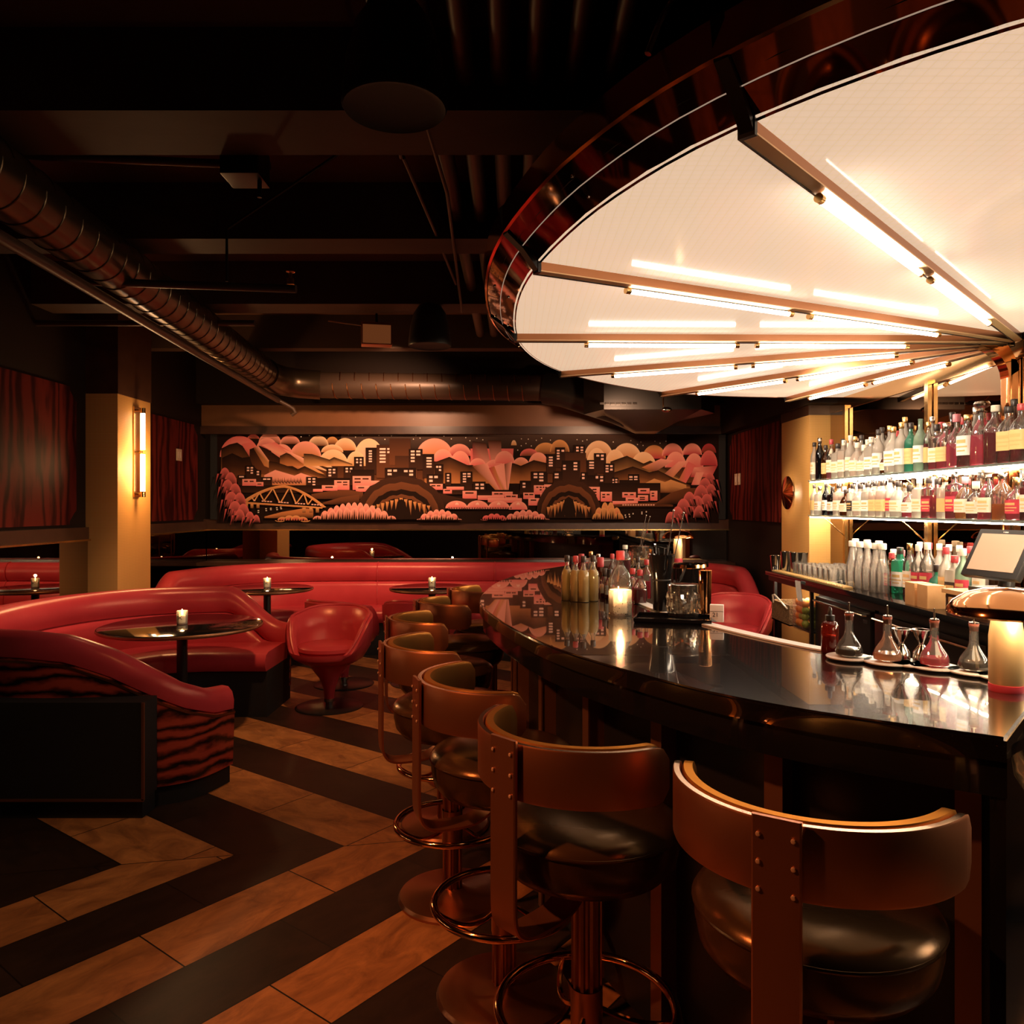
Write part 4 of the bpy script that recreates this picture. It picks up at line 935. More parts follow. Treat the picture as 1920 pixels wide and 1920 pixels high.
def bottle(loc, kind, gl='glass_clear', cap='cap_dark', label='label_cream', liq=None, fill=.5, sc=1., lr=(.16, .48), hs=1., rz=0., name='bottle', mark=True, stopper=False):
    r, H, n, prof = KINDS[kind]; r *= sc; H *= hs*sc; seg = 20 if n == 2. else 24
    me = cached(('b', kind, gl, round(sc, 3), round(hs, 3)), lambda: MB().lathe([(a*r, z*H) for a, z in prof], seg, n=n).mesh('bottle', gl, 35))
    o = link(name, me, None, loc, rz)
    cz = prof[-1][1]*H; cr = max(prof[-2][0], prof[-3][0])*r+.0015
    if stopper:
        cm = cached(('st', cap, kind, sc), lambda: MB().lathe([(.3*r, cz), (.32*r, cz+.012), (.75*r, cz+.022), (.85*r, cz+.034), (.7*r, cz+.046), (.001, cz+.050)], 20).mesh('stopper', cap))
        link('stopper', cm, o)
    elif cap:
        cm = cached(('c', kind, cap, round(sc, 3), round(hs, 3)), lambda: MB().lathe([(cr, cz-.030*sc), (cr+.001, cz-.026*sc), (cr+.001, cz+.004), (cr-.001, cz+.007), (.001, cz+.007)], 14).mesh('cap', cap))
        link('cap', cm, o)
    if liq:
        def fl():
            pts = [(max(a*r-.003, .002), z*H) for a, z in prof if z <= fill]; pts[0] = (pts[0][0], .004)
            for (a0, z0), (a1, z1) in zip(prof, prof[1:]):
                if z0 <= fill < z1: pts.append((max((a0+(a1-a0)*(fill-z0)/(z1-z0))*r-.003, .002), fill*H))
            return MB().lathe(pts, seg, n=n).mesh('liquid', liq, 35)
        link('liquid', cached(('q', kind, liq, round(fill, 2), round(sc, 3), round(hs, 3)), fl), o)
    if label:
        def lab():
            m = MB(); g = r*1.012+.0006
            m.lathe([(g, H*lr[0]), (g, H*lr[1])], 14, n=n, a0=pi-1.25, a1=pi+1.25, cap=False)
            if mark:
                m.mat(1); g2 = g+.0008; dz = H*(lr[1]-lr[0])
                for f0, f1, w in ((.62, .80, .55), (.40, .48, .7), (.20, .27, .5)):
                    m.lathe([(g2, H*lr[0]+dz*f0), (g2, H*lr[0]+dz*f1)], 6, n=n, a0=pi-w, a1=pi+w, cap=False)
            return m.mesh('label', [label, 'label_gold' if label != 'label_cream' else 'label_orange'])
        link('label', cached(('l', kind, label, lr, round(sc, 3), round(hs, 3), mark), lab), o)
    return o
CN = {'glass_clear': 'clear', 'glass_plain': 'clear', 'glass_green': 'green', 'glass_pale_green': 'pale green', 'glass_brown': 'brown', 'glass_amber': 'amber', 'glass_black': 'black'}
LN = {'label_cream': 'cream label', 'label_white': 'white label', 'label_orange': 'orange label', 'label_dark': 'dark label', 'label_red': 'red label', 'label_gold': 'gold label', None: 'no label'}
QN = {'liquid_pink': 'pink', 'liquid_red': 'dark red', 'liquid_amber': 'amber', 'liquid_peach': 'peach', 'liquid_yellow': 'yellow', 'liquid_clear': 'pale', 'liquid_black': 'black', None: ''}
def shelf_row(spec, X, z, where, group):
    """spec: list of (photo x, dict); spots run along the shelf from the pillar towards the camera"""
    for i, (px, kw) in enumerate(spec):
        Y = X*F/(px-CX)
        if kw.get('liq') in ('liquid_pink', 'liquid_red', 'liquid_amber') and 'gl' not in kw: kw = dict(kw, gl='glass_plain')
        o = bottle((X, Y, z), rz=random.uniform(-.15, .15)+.35, **kw)
        g, l, q = CN[kw.get('gl', 'glass_clear')], LN[kw.get('label', 'label_cream')], QN[kw.get('liq')]
        txt = f"{g} bottle{', '+q+' liquor' if q else ''}, {l}, {nth(i+1)} from pillar, {where}"
        tag(o, txt, 'bottle', group)
D = dict
U1 = [(1527, D(kind='tall', cap='cap_dark', label='label_cream', sc=.92)), (1537, D(kind='tall', gl='glass_black', cap='cap_silver', label=None, sc=1.0)), (1548.5, D(kind='round', gl='glass_brown', label='label_orange', sc=.88)), (1559, D(kind='round', label='label_cream', cap='cap_red', liq='liquid_pink', fill=.2)),
      (1571, D(kind='square', label='label_cream', liq='liquid_clear', fill=.6)), (1583, D(kind='square', cap='cap_cream', label='label_cream', liq='liquid_peach', fill=.6, hs=1.06)), (1595, D(kind='round', cap='cap_cream', label='label_cream', liq='liquid_clear')), (1608, D(kind='flask', cap='cap_cream', label='label_cream', liq='liquid_peach', fill=.55)),
      (1621, D(kind='squat', cap='cap_cream', label='label_cream', liq='liquid_clear', fill=.5, sc=1.08)), (1634, D(kind='square', cap='cap_cream', label='label_white', liq='liquid_clear', fill=.6)), (1647, D(kind='round', cap='cap_dark', label='label_white', liq='liquid_clear')), (1661, D(kind='squat', gl='glass_brown', cap='cap_dark', label='label_cream', sc=.78)),
      (1675, D(kind='flask', cap='cap_gold', label='label_white', hs=1.25)), (1690, D(kind='round', cap='cap_gold', label='label_white', liq='liquid_clear', fill=.6, sc=1.05)), (1708, D(kind='round', gl='glass_green', cap='cap_dark', label='label_orange', liq='liquid_clear', sc=1.0)), (1726, D(kind='round', gl='glass_pale_green', cap=None, label='label_white', sc=1.06)),
      (1741, D(kind='tall', cap='cap_gold', label='label_gold', liq='liquid_red', fill=.56, sc=.85)), (1757, D(kind='square', cap='cap_dark', label='label_cream', liq='liquid_pink', fill=.25)), (1775, D(kind='jug', cap='cap_silver', label='label_orange', liq='liquid_pink', fill=.42, sc=.82)), (1794, D(kind='squat', cap='cap_pink', label=None, liq='liquid_pink', fill=.45, sc=1.15, hs=1.3)),
      (1815, D(kind='jug', cap='cap_gold', label='label_white', liq='liquid_red', fill=.30, sc=.80, hs=1.12, lr=(.22, .60))), (1841, D(kind='decanter', cap='cap_silver', label=None, liq='liquid_pink', fill=.52, stopper=True, sc=.92, hs=1.2)), (1867, D(kind='jug', cap='cap_cream', label=None, liq='liquid_red', fill=.60, sc=.80, hs=1.2)), (1892, D(kind='jug', cap='cap_dark', label='label_orange', liq='liquid_red', fill=.25, sc=.80, hs=1.12, lr=(.22, .56))), (1917, D(kind='jug', cap='cap_red', label='label_orange', liq='liquid_red', fill=.25, sc=.80, hs=1.12, lr=(.22, .56))), (1946, D(kind='round', label='label_cream', liq='liquid_amber'))]
PAL_A = [D(kind='round'), D(kind='square', cap='cap_cream', liq='liquid_clear'), D(kind='tall', cap='cap_dark', sc=.9), D(kind='round', cap='cap_gold', liq='liquid_peach'), D(kind='flask', cap='cap_cream', liq='liquid_clear'), D(kind='round', label='label_white', liq='liquid_clear'), D(kind='square', cap='cap_gold', liq='liquid_peach', label='label_orange'), D(kind='tall', cap='cap_silver', label='label_gold', sc=.9)]
PAL_B = [D(kind='round', liq='liquid_red', cap='cap_dark'), D(kind='tall', cap='cap_gold', liq='liquid_amber', sc=.95), D(kind='round', gl='glass_brown', cap='cap_dark'), D(kind='square', liq='liquid_pink', label='label_red', cap='cap_red'), D(kind='round', cap='cap_silver', liq='liquid_clear', label='label_white'), D(kind='tall', liq='liquid_peach', cap='cap_gold')]
def rowpx(X, y1, y0, step):
    out = []; y = y1
    while y > y0:
        if min(abs(y-3.88), abs(y-5.84), abs(y-4.68)) > .085 or X < 2.42: out.append(CX+X*F/y)
        y -= step*random.uniform(.92, 1.08)
    return out
U2 = [(px, random.choice(PAL_A if px < 1680 else PAL_B)) for px in rowpx(2.44, 6.05, 3.55, .105)]
U2 = [(px, dict(k, hs=1.0 if px < 1650 else 1.08)) for px, k in U2]
L1s = [(1527, D(kind='round', cap='cap_dark', label='label_gold', sc=.82)), (1537, D(kind='square', cap='cap_silver', label='label_white', sc=.88)), (1549, D(kind='round', gl='glass_black', cap='cap_dark', label='label_white', sc=.82)), (1561, D(kind='square', gl='glass_black', cap='cap_dark', label='label_white', sc=.84)),
       (1573, D(kind='square', label='label_cream', liq='liquid_peach', fill=.6, sc=.92)), (1586, D(kind='flask', gl='glass_brown', label='label_cream', sc=.8)), (1599, D(kind='square', label='label_dark', liq='liquid_clear', sc=.88)), (1613, D(kind='flask', cap='cap_dark', label='label_cream', liq='liquid_peach', fill=.5, sc=.95)), (1627, D(kind='square', cap='cap_dark', label='label_white', liq='liquid_clear', fill=.6, sc=.9)),
       (1641, D(kind='square', cap='cap_dark', label='label_orange', liq='liquid_peach', fill=.6, sc=.92)), (1655, D(kind='square', cap='cap_dark', label='label_orange', liq='liquid_peach', fill=.6, sc=.92)), (1670, D(kind='round', cap='cap_dark', label='label_red', liq='liquid_peach', sc=.85)), (1685, D(kind='flask', cap='cap_dark', label='label_cream', liq='liquid_clear', sc=.95)), (1706, D(kind='squat', cap='cap_dark', label='label_white', liq='liquid_pink', fill=.36, sc=1.0)),
       (1724, D(kind='square', cap='cap_cream', label='label_cream', liq='liquid_peach', fill=.5, sc=.92)), (1742, D(kind='square', cap='cap_dark', label='label_red', liq='liquid_pink', fill=.55, sc=.92)), (1758, D(kind='square', cap='cap_dark', label=None, liq='liquid_pink', fill=.58, sc=.88)), (1772, D(kind='square', cap='cap_gold', label='label_gold', liq='liquid_peach', fill=.6, sc=.92)), (1790, D(kind='square', cap='cap_silver', label='label_red', liq='liquid_pink', fill=.58, sc=1.0)),
       (1810, D(kind='flask', cap='cap_pink', label='label_cream', liq='liquid_amber', fill=.3, sc=.95)), (1830, D(kind='squat', cap='cap_cream', label='label_cream', liq='liquid_red', fill=.4, sc=1.0)), (1854, D(kind='decanter', cap='cap_cream', label='label_cream', liq='liquid_pink', fill=.45, stopper=True, sc=.85)), (1880, D(kind='jug', gl='glass_plain', cap='cap_silver', label=None, liq='liquid_amber', fill=.35, sc=.75)), (1907, D(kind='squat', gl='glass_plain', cap='cap_gold', label='label_red', liq='liquid_pink', fill=.5, sc=1.05)), (1934, D(kind='square', cap='cap_red', label='label_cream', liq='liquid_red', fill=.6))]
L2s = [(px, dict(random.choice(PAL_A if px < 1720 else PAL_B), sc=.84)) for px in rowpx(2.44, 6.05, 3.55, .11)]
shelf_row(U1, 2.375, SZ[1], 'front row, upper glass shelf', 'bottles on the upper glass shelf'); shelf_row(U2, 2.44, SZ[1], 'back row, upper glass shelf', 'bottles on the upper glass shelf')
shelf_row(L1s, 2.375, SZ[0], 'front row, lower glass shelf', 'bottles on the lower glass shelf'); shelf_row(L2s, 2.44, SZ[0], 'back row, lower glass shelf', 'bottles on the lower glass shelf')
C1 = [(1672, D(kind='square', gl='glass_brown', cap='cap_red', label='label_red', sc=.9)), (1688, D(kind='square', gl='glass_green', cap='cap_dark', label='label_white', sc=1.05)), (1706, D(kind='round', cap='cap_gold', label='label_cream', liq='liquid_pink', fill=.12)), (1722, D(kind='round', gl='glass_plain', cap='cap_cream', label='label_red', liq='liquid_clear', fill=.5)), (1739, D(kind='round', gl='glass_plain', cap='cap_cream', label='label_red', liq='liquid_clear', fill=.5, sc=1.05)),
      (1757, D(kind='squat', gl='glass_green', cap='cap_dark', label='label_red', sc=1.0)), (1774, D(kind='round', cap='cap_red', label='label_orange', liq='liquid_yellow', fill=.5)), (1790, D(kind='square', cap='cap_red', label='label_dark', liq='liquid_yellow', fill=.45)), (1806, D(kind='round', gl='glass_pale_green', cap='cap_cream', label='label_red', sc=1.0))]
C2 = [(px, dict(random.choice(PAL_A+PAL_B), cap=random.choice(['cap_cream', 'cap_pink', 'cap_red', 'cap_cream', 'cap_gold']))) for px in rowpx(2.40, 4.9, 3.95, .10)]
shelf_row(C1, 2.24, CZ, 'front row, back counter', 'bottles on the back counter'); shelf_row(C2, 2.40, CZ, 'back row, back counter', 'bottles on the back counter')
for i, (px, X) in enumerate([(1598, 2.12), (1612, 2.12), (1627, 2.12), (1642, 2.12), (1655, 2.14), (1604, 2.28), (1626, 2.28), (1648, 2.28)]):
    o = bottle((X, X*F/(px-CX), CZ), 'carafe', 'glass_lit', 'cap_cream', None, liq=None, sc=.95)
    tag(o, f"clear glass water carafe with pale cap, {nth(i % 5+1)} from the tumblers, {'front' if i < 5 else 'back'} row, back counter", 'carafe', 'water carafes')
# tumblers and steel tins on the counter
tum = MB().lathe([(.030, 0), (.034, .004), (.037, .085), (.0345, .085), (.031, .012), (.001, .011)], 16, n=2.6, cap=False).mesh('tumbler', 'glass_lit')
cu = 0
for row, X in enumerate((2.12, 2.21, 2.30, 2.40)):
    for k in range(8):
        Y = 5.78-k*.092-.02*row
        tag(link('tumbler', tum, None, (X, Y, CZ), .3*k), f"clear tumbler, {nth(k+1)} towards the carafes, {nth(row+1)} row back, on the back counter", 'glass', 'tumblers on the back counter'); cu += 1
tin = MB().lathe([(.030, 0), (.031, .003), (.043, .14), (.041, .14), (.029, .006), (.001, .005)], 24, cap=False).mesh('shaker_tin', 'steel')
for i, (px, X, rz, sc) in enumerate([(1454, 2.08, 0, .82), (1474, 2.10, 0, 1.12), (1492, 2.12, 0, 1.12), (1504, 2.16, 0, 1.12)]):
    o = link('shaker_tin', tin, None, (X, X*F/(px-CX), CZ)); o.scale = (1, 1, sc)
    tag(o, f"polished steel shaker tin at the end of the back counter, {nth(i+1)} from its end", 'shaker tin', 'shaker tins')
t = thing('speed_tray', 'dark ribbed rubber mat under the tumblers on the back counter', 'mat', (0, 0, CZ))
m = MB(); m.box(2.02, 2.08, 4.75, 6.05, .001, .009); [m.box(2.022, 2.078, 4.76+.04*i, 4.775+.04*i, .009, .012) for i in range(32)]; m.build('mat', 'label_gold', t)
# wooden boxes, drawer case, till, printer
for i, px in enumerate((1722, 1746)):
    o = MB().rbox(-.045, .045, -.048, .048, 0, .115, .003).build('wooden_box', 'wood_light', None, (2.07, 2.07*F/(px-CX), CZ)); tag(o, ['pale wooden box on the back counter edge beside the green bottle', 'pale wooden box on the back counter edge beside the drawer case'][i], 'box', 'pale wooden boxes')
t = thing('drawer_case', 'flat wooden case with a framed front under the till', 'case', (2.22, 3.50, CZ))
MB().box(-.18, .20, -.16, .16, 0, .095).build('case_body', 'dark_wood', t); MB().box(-.19, .20, -.17, .18, .095, .115).build('case_top', 'wood_light', t)
q = MB(); q.box(-.186, -.180, -.13, .13, .02, .08); q.build('front_plate', 'wood_light', t)
for k in range(3): MB().tube([(-.187, .105-k*.035, .072), (-.188, .098-k*.035, .03), (-.188, .088-k*.035, .03), (-.187, .081-k*.035, .072)], .0022, 5).build('etched_glass', 'label_white', t)
t = thing('till', 'tilted touch screen till on the back counter', 'till', (2.20, 3.52, CZ+.115), R(12))
MB().rbox(-.08, .10, -.09, .09, 0, .02, .004).build('foot', 'black_plastic', t)
MB().tube([(.04, 0, .02), (.05, 0, .09), (.03, 0, .14)], [.035, .03, .03], 12).build('neck', 'black_plastic', t)
M = Matrix.Translation((.0, 0, .165)) @ Matrix.Rotation(R(28), 4, 'Y')
h = MB().rbox(-.012, .022, -.155, .155, -.115, .125, .006, M).build('housing', 'black_plastic', t)
MB().box(-.0150, -.0118, -.128, .128, -.085, .100, M).build('screen', 'screen', t)
q = MB(); q.box(-.0135, -.012, -.012, .006, .108, .113, M); q.ball(M @ Vector((-.0128, .012, .1105)), .003, 8); q.build('logo', 'label_white', t)
t = thing('receipt_printer', 'black receipt printer beside the till', 'printer', (2.22, 3.14, CZ))
MB().rbox(-.10, .12, -.08, .08, 0, .13, .01).build('body', 'black_plastic', t); MB().box(-.06, .02, -.055, .055, .13, .134).build('paper', 'label_white', t)

# ================================================================== THINGS ON THE BAR
def bar_at(u, v): return on(u, v, BZ)
for i, (u, v) in enumerate([(1063, 1126), (1079, 1128), (1094, 1129), (1112, 1127)]):
    x, y, z = bar_at(u, v)
    o = bottle((x, y, z), 'round', 'glass_plain', ['cap_dark', 'cap_red', 'cap_dark', 'cap_dark'][i], None, liq='liquid_yellow', fill=.70, sc=.70, hs=.98, name='juice_bottle')
    tag(o, ['small dark capped bottle of yellow juice, first of its row from the bar stools', 'small bottle of yellow juice with the red cap on the bar', 'small bottle of yellow juice with dark cap right after the red capped one', 'small bottle of yellow juice nearest the candle glass on the bar'][i], 'bottle', 'juice bottles on the bar')
BIT = [(1072, 1098, 'mini', 'glass_brown', 'cap_dark', 'label_cream', None, 1.15), (1090, 1097, 'mini', 'glass_amber', 'cap_red', 'label_cream', None, 1.25), (1108, 1099, 'round', 'glass_plain', 'cap_gold', 'label_cream', 'liquid_peach', .62), (1122, 1104, 'round', 'glass_brown', 'cap_silver', 'label_cream', None, .60), (1134, 1120, 'mini', 'glass_plain', 'cap_dark', 'label_cream', 'liquid_red', 1.0), (1143, 1123, 'mini', 'glass_plain', 'cap_dark', 'label_white', 'liquid_red', 1.0),
       (1126, 1112, 'mini', 'glass_brown', 'cap_red', 'label_cream', None, 1.3), (1148, 1107, 'round', 'glass_plain', 'cap_red', 'label_white', 'liquid_red', .62), (1186, 1128, 'flask', 'glass_plain', 'cap_red', None, 'liquid_pink', .62), (1200, 1132, 'flask', 'glass_plain', 'cap_red', None, 'liquid_red', .62), (1196, 1118, 'round', 'glass_plain', 'cap_dark', 'label_white', 'liquid_amber', .62), (1212, 1122, 'round', 'glass_plain', 'cap_red', 'label_cream', 'liquid_pink', .6)]
for i, (u, v, k, g, c, l, q, sc) in enumerate(BIT):
    o = bottle(bar_at(u, v), k, g, c, l, liq=q, fill=.45, sc=sc, name='bitters_bottle')
    tag(o, f"small {CN[g]} bitters bottle with {c[4:]} cap behind the bar candle, {nth(i+1)} of the cluster", 'bottle', 'bitters bottles on the bar')
x, y, z = bar_at(1163, 1141)
o = bottle((x, y, z), 'flask', 'glass_plain', 'cap_red', None, liq='liquid_clear', fill=.4, sc=1.02, name='decanter'); tag(o, 'tall clear decanter with red stopper right behind the bright candle glass', 'decanter')
x, y, z = bar_at(1163, 1153)
t = thing('candle_glass', 'bright lit candle in a speckled mercury glass on the bar', 'candle', (x, y, z))
MB().lathe([(.040, 0), (.044, .005), (.045, .098), (.042, .098), (.041, .012), (.001, .010)], 28, cap=False).build('glass_cup', 'glass_clear', t)
sp = MB()
for i in range(120):
    a = random.uniform(0, 2*pi); h = .006+.05*random.random()**1.6; s_ = .0018; ca, sa = cos(a), sin(a); r = .0456
    sp.add([(r*ca-s_*sa, r*sa+s_*ca, h), (r*ca, r*sa, h-s_), (r*ca+s_*sa, r*sa-s_*ca, h), (r*ca, r*sa, h+s_)], [(0, 1, 2, 3)])
sp.build('speckle', 'brass', t)
MB().lathe([(.034, .012), (.034, .05), (.03, .053), (.001, .052)], 20).build('candle', 'wax', t)
MB().lathe([(.001, .052), (.008, .062), (.009, .070), (.004, .085), (.0005, .094)], 10).build('flame', 'flame', t)
point('candle_light', (x, y, z+.11), 1.6, (1, .52, .22), .012)
# tray with mixing glass, straw cup, tins
x, y, z = bar_at(1262, 1164)
t = thing('serving_tray', 'black rectangular tray under the crystal mixing glass', 'tray', (x, y, z), R(-14))
m = MB(); m.rbox(-.135, .135, -.085, .085, .0, .008, .003); [m.rbox(a, b, c, d_, .004, .018, .003) for a, b, c, d_ in ((-.137, .137, -.088, -.080), (-.137, .137, .080, .088), (-.137, -.130, -.088, .088), (.130, .137, -.088, .088))]
m.build('tray_body', 'black_gloss', t)
def crystal(name, lab, loc, sc=1.):
    t = thing(name, lab, 'mixing glass', loc)
    n = 36; rows = []
    for z, r, d in [(0, .048, 0), (.004, .052, 0), (.012, .053, .004), (.03, .055, .0065), (.05, .055, .004), (.066, .055, .0065), (.082, .055, .003), (.088, .054, 0), (.112, .054, 0), (.112, .051, 0), (.088, .051, 0), (.015, .048, 0)]:
        rows.append([((r+d*cos(12*2*pi*j/n+z*60))*cos(2*pi*j/n)*sc, (r+d*cos(12*2*pi*j/n+z*60))*sin(2*pi*j/n)*sc, z*sc) for j in range(n)])
    m = MB().grid(rows, close_u=True); m.f.append(tuple(len(rows)*n-n+j for j in range(n))); m.m.append(0)
    m.build('cut_glass', 'glass_cut', t, smooth=4)
    MB().lathe([(.0525*sc, .110*sc), (.0555*sc, .111*sc), (.0555*sc, .114*sc), (.0525*sc, .115*sc)], 30).build('rim', 'steel', t)
    return t
x, y, _ = bar_at(1281, 1160); crystal('mixing_glass', 'cut crystal mixing glass on the black tray', (x, y, z+.009), 1.06)
x, y, _ = bar_at(1240, 1148)
t = thing('straw_cup', 'tall black tapered cup of straws at the tray corner', 'cup', (x, y, z+.009))
MB().lathe([(.032, 0), (.033, .004), (.036, .12), (.052, .215), (.052, .222), (.049, .222), (.034, .12), (.03, .01), (.001, .008)], 28, cap=False).build('cup_body', 'black_gloss', t)
MB().lathe([(.0362, .118), (.0385, .121), (.0365, .124)], 28, cap=False).build('band', 'black_plastic', t)
for k in range(6):
    a = k*1.05; st = MB().tube([(.012*cos(a), .012*sin(a), .012), (.036*cos(a), .036*sin(a), .235+.012*(k % 3))], .0028, 6).build('straw', 'black_plastic', None, (x, y, z+.009))
    tag(st, 'black straw standing in the tall black cup on the bar', 'straw', 'black straws')
for k, (dx, top) in enumerate(((.0, (.055, .03, .395)), (.012, (.095, .03, .385)))):
    s = MB().tube([(dx, 0, .015), tuple(q for q in top)], .0022, 7).ball(top, .0052, 10).build('stirrer', 'steel', None, (x, y, z+.009))
    tag(s, ['steel bar spoon leaning from the black cup, the more upright one', 'steel bar spoon leaning from the black cup, the more slanted one'][k], 'bar spoon', 'bar spoons in the black cup')
x, y, _ = bar_at(1290, 1128)
t = thing('ice_bucket', 'black polished ice bucket behind the crystal mixing glass', 'ice bucket', (x, y, z))
MB().lathe([(.068, 0), (.072, .005), (.076, .16), (.078, .165), (.073, .165), (.068, .01), (.001, .008)], 40, cap=False).build('bucket', 'black_gloss', t); MB().lathe([(.0765, .150), (.080, .154), (.0775, .168)], 40, cap=False).build('rim', 'copper_polished', t)
x, y, _ = bar_at(1322, 1158)
tag(MB().lathe([(.018, 0), (.021, .003), (.025, .17), (.023, .172), (.018, .006), (.001, .005)], 24, cap=False).build('copper_tin', 'copper_polished', None, (x, y, z+.009)), 'tall slim copper cup at the tray corner by the white box', 'cup')
x, y, _ = bar_at(1344, 1166)
t = thing('card_box', 'small white card box with printed digits beside the copper cup', 'box', (x, y, z+.001), R(-18))
MB().rbox(-.024, .024, -.015, .015, 0, .062, .001).build('carton', 'label_white', t)
def text(body, size, mname, parent, loc, rot):
    c = bpy.data.curves.new('lettering', 'FONT'); c.body = body; c.size = size; c.extrude = .0004; c.align_x = 'CENTER'; c.align_y = 'CENTER'
    o = bpy.data.objects.new('tmp_text', c); COL.objects.link(o); bpy.context.view_layer.update()
    me = bpy.data.meshes.new_from_object(o.evaluated_get(bpy.context.evaluated_depsgraph_get())); bpy.data.objects.remove(o)
    me.materials.clear(); me.materials.append(MATS[mname]); q = link('lettering', me, parent, loc); q.rotation_euler = rot; return q
text('21', .022, 'cap_dark', t, (-.004, -.0156, .026), (pi/2, 0, 0))
MB().box(-.024, .024, -.0156, -.0150, .038, .0395).build('printed_line', 'cap_dark', t)
# pitcher with spoons on the far part of the bar
x, y, _ = bar_at(1198, 1064)
crystal('mixing_glass', 'cut crystal mixing glass with spoons on the far part of the bar', (x, y, BZ), 1.3)
for k, top in enumerate(((.05, 0, .36), (.075, 0, .35))):
    s = MB().tube([(-.02+.01*k, 0, .02), top], .0026, 7).ball(top, .006, 10).build('stirrer', 'steel', None, (x, y, BZ)); tag(s, ['bar spoon in the far mixing glass, the more upright one', 'bar spoon in the far mixing glass, the more slanted one'][k], 'bar spoon', 'bar spoons in the far mixing glass')
o = bottle(bar_at(1172, 1078), 'jug', 'glass_plain', 'cap_cream', None, liq='liquid_red', fill=.5, sc=.60, name='decanter'); tag(o, 'small clear jug half full of dark red behind the decanter', 'decanter')
# dropper bottle, decanters, jiggers, marble tray
x, y, _ = bar_at(1556, 1224)
t = thing('dropper_bottle', 'amber dropper bottle standing alone beside the marble coasters', 'bottle', (x, y, BZ))
MB().lathe([(.022, 0), (.024, .003), (.024, .078), (.019, .088), (.010, .093), (.010, .098)], 28).build('bottle_body', 'glass_amber', t)
MB().lathe([(.021, .003), (.021, .050), (.001, .050)], 24).build('liquid', 'liquid_red', t)
MB().lathe([(.013, .094), (.013, .108), (.006, .110), (.006, .116), (.0055, .128), (.002, .132)], 18).build('dropper', 'black_plastic', t)
DEC = [(1592, 1231, 'liquid_black', 'near black'), (1664, 1240, 'liquid_peach', 'peach'), (1752, 1249, 'liquid_pink', 'pink'), (1826, 1258, 'liquid_black', 'dark')]
t = thing('coaster_tray', 'scalloped white marble tray of joined rounds under the small decanters', 'tray', (0, 0, BZ))
mt = MB(); mb_ = MB()
for (u, v, q, nm) in DEC+[(1712, 1243, '', ''), (1885, 1268, '', '')]:
    x, y, _ = on(u, v, BZ+.008); r = .060
    mt.lathe([(r-.002, .0045), (r, .006), (r, .0085), (r-.002, .010), (.001, .010)], 36, (x, y, 0), cap=False); mb_.lathe([(r-.006, .0), (r-.003, .0045), (.001, .0045)], 36, (x, y, 0), cap=False)
mt.build('marble_rounds', 'marble_white', t); mb_.build('black_foot', 'black_plastic', t)
for i, (u, v, q, nm) in enumerate(DEC):
    x, y, _ = on(u, v, BZ+.010)
    t = thing('bitters_decanter', f"corked flask decanter of {nm} liquid on the marble tray"+(' beside the dropper bottle' if i == 0 else ' beside the copper lamp' if i == 3 else ''), 'decanter', (x, y, BZ+.0102), 0, 'dasher decanters')
    pr = [(.018, 0), (.034, .006), (.036, .016), (.030, .034), (.014, .058), (.0105, .072), (.0105, .108), (.012, .110), (.012, .113)]
    MB().lathe(pr, 32).build('flask', 'glass_crystal', t)
    MB().lathe([(.016, .003), (.0325, .008), (.034, .016), (.0315, .023), (.001, .023)], 28).build('liquid', q, t)
    MB().lathe([(.0098, .100), (.0108, .113), (.0125, .118), (.001, .118)], 18).build('cork', 'cork', t)
    MB().lathe([(.011, .118), (.011, .121), (.0022, .124), (.0022, .148), (.001, .149)], 14).build('dasher', 'steel', t)
for i, (u, v) in enumerate([(1690, 1236), (1728, 1238)]):
    x, y, _ = on(u, v, BZ+.01); jz = BZ+.0102 if i else BZ+.0102
    tag(MB().lathe([(.021, 0), (.0225, .002), (.021, .022), (.008, .040), (.007, .045), (.009, .050), (.017, .064), (.0235, .082), (.0215, .082), (.006, .050), (.001, .048)], 26, cap=False).build('jigger', 'steel', None, (x, y, jz)), ['steel hourglass jigger behind the peach decanter', 'steel hourglass jigger behind the pink decanter'][i], 'jigger', 'jiggers')

# ================================================================== THE GLOWING CANOPY
HX, HY, DZ = 2.50, 3.79, 2.33
ANG = [(86, 2.12), (97.1, 2.136), (110, 2.22), (124.8, 2.31), (140, 2.35), (156.3, 2.40), (173, 2.44), (189.8, 2.51), (207, 2.67), (217, 2.79), (226.3, 2.89), (237.4, 2.94), (249, 2.92), (260, 2.88), (271, 2.86)]
RA = catmull([(a, r) for a, r in ANG], 6)
def rim_r(a):
    for (a0, r0), (a1, r1) in zip(RA, RA[1:]):
        if a0 <= a <= a1+1e-6: return r0+(r1-r0)*(a-a0)/(a1-a0)
    return RA[-1][1]
def pol(a, r, z): return (HX-.02+r*cos(R(a)), HY+r*sin(R(a)), z)
can = thing('light_canopy', 'huge fan shaped glowing ceiling canopy with a mirrored copper rim above the bar', 'light canopy', (0, 0, 0))
RIBS = [100.5, 127.0, 155.5, 181.0, 205.5, 227.0, 252.0]
edges = [88.]+RIBS+[270.]
for a0, a1 in zip(edges, edges[1:]):
    n = max(4, int((a1-a0)/3)); top = []; bot = []
    ar = [a0+(a1-a0)*i/n for i in range(n+1)]
    poly = [pol(a0, .10, 0)[:2], pol(a1, .10, 0)[:2]] if a1-a0 < 60 else []
    poly = [pol(a0, .10, 0)[:2]]+[pol(a, rim_r(a), 0)[:2] for a in ar]+[pol(a1, .10, 0)[:2]]
    MB().prism(poly, DZ, DZ+.02).build('glass_panel', 'wired_glass', can)
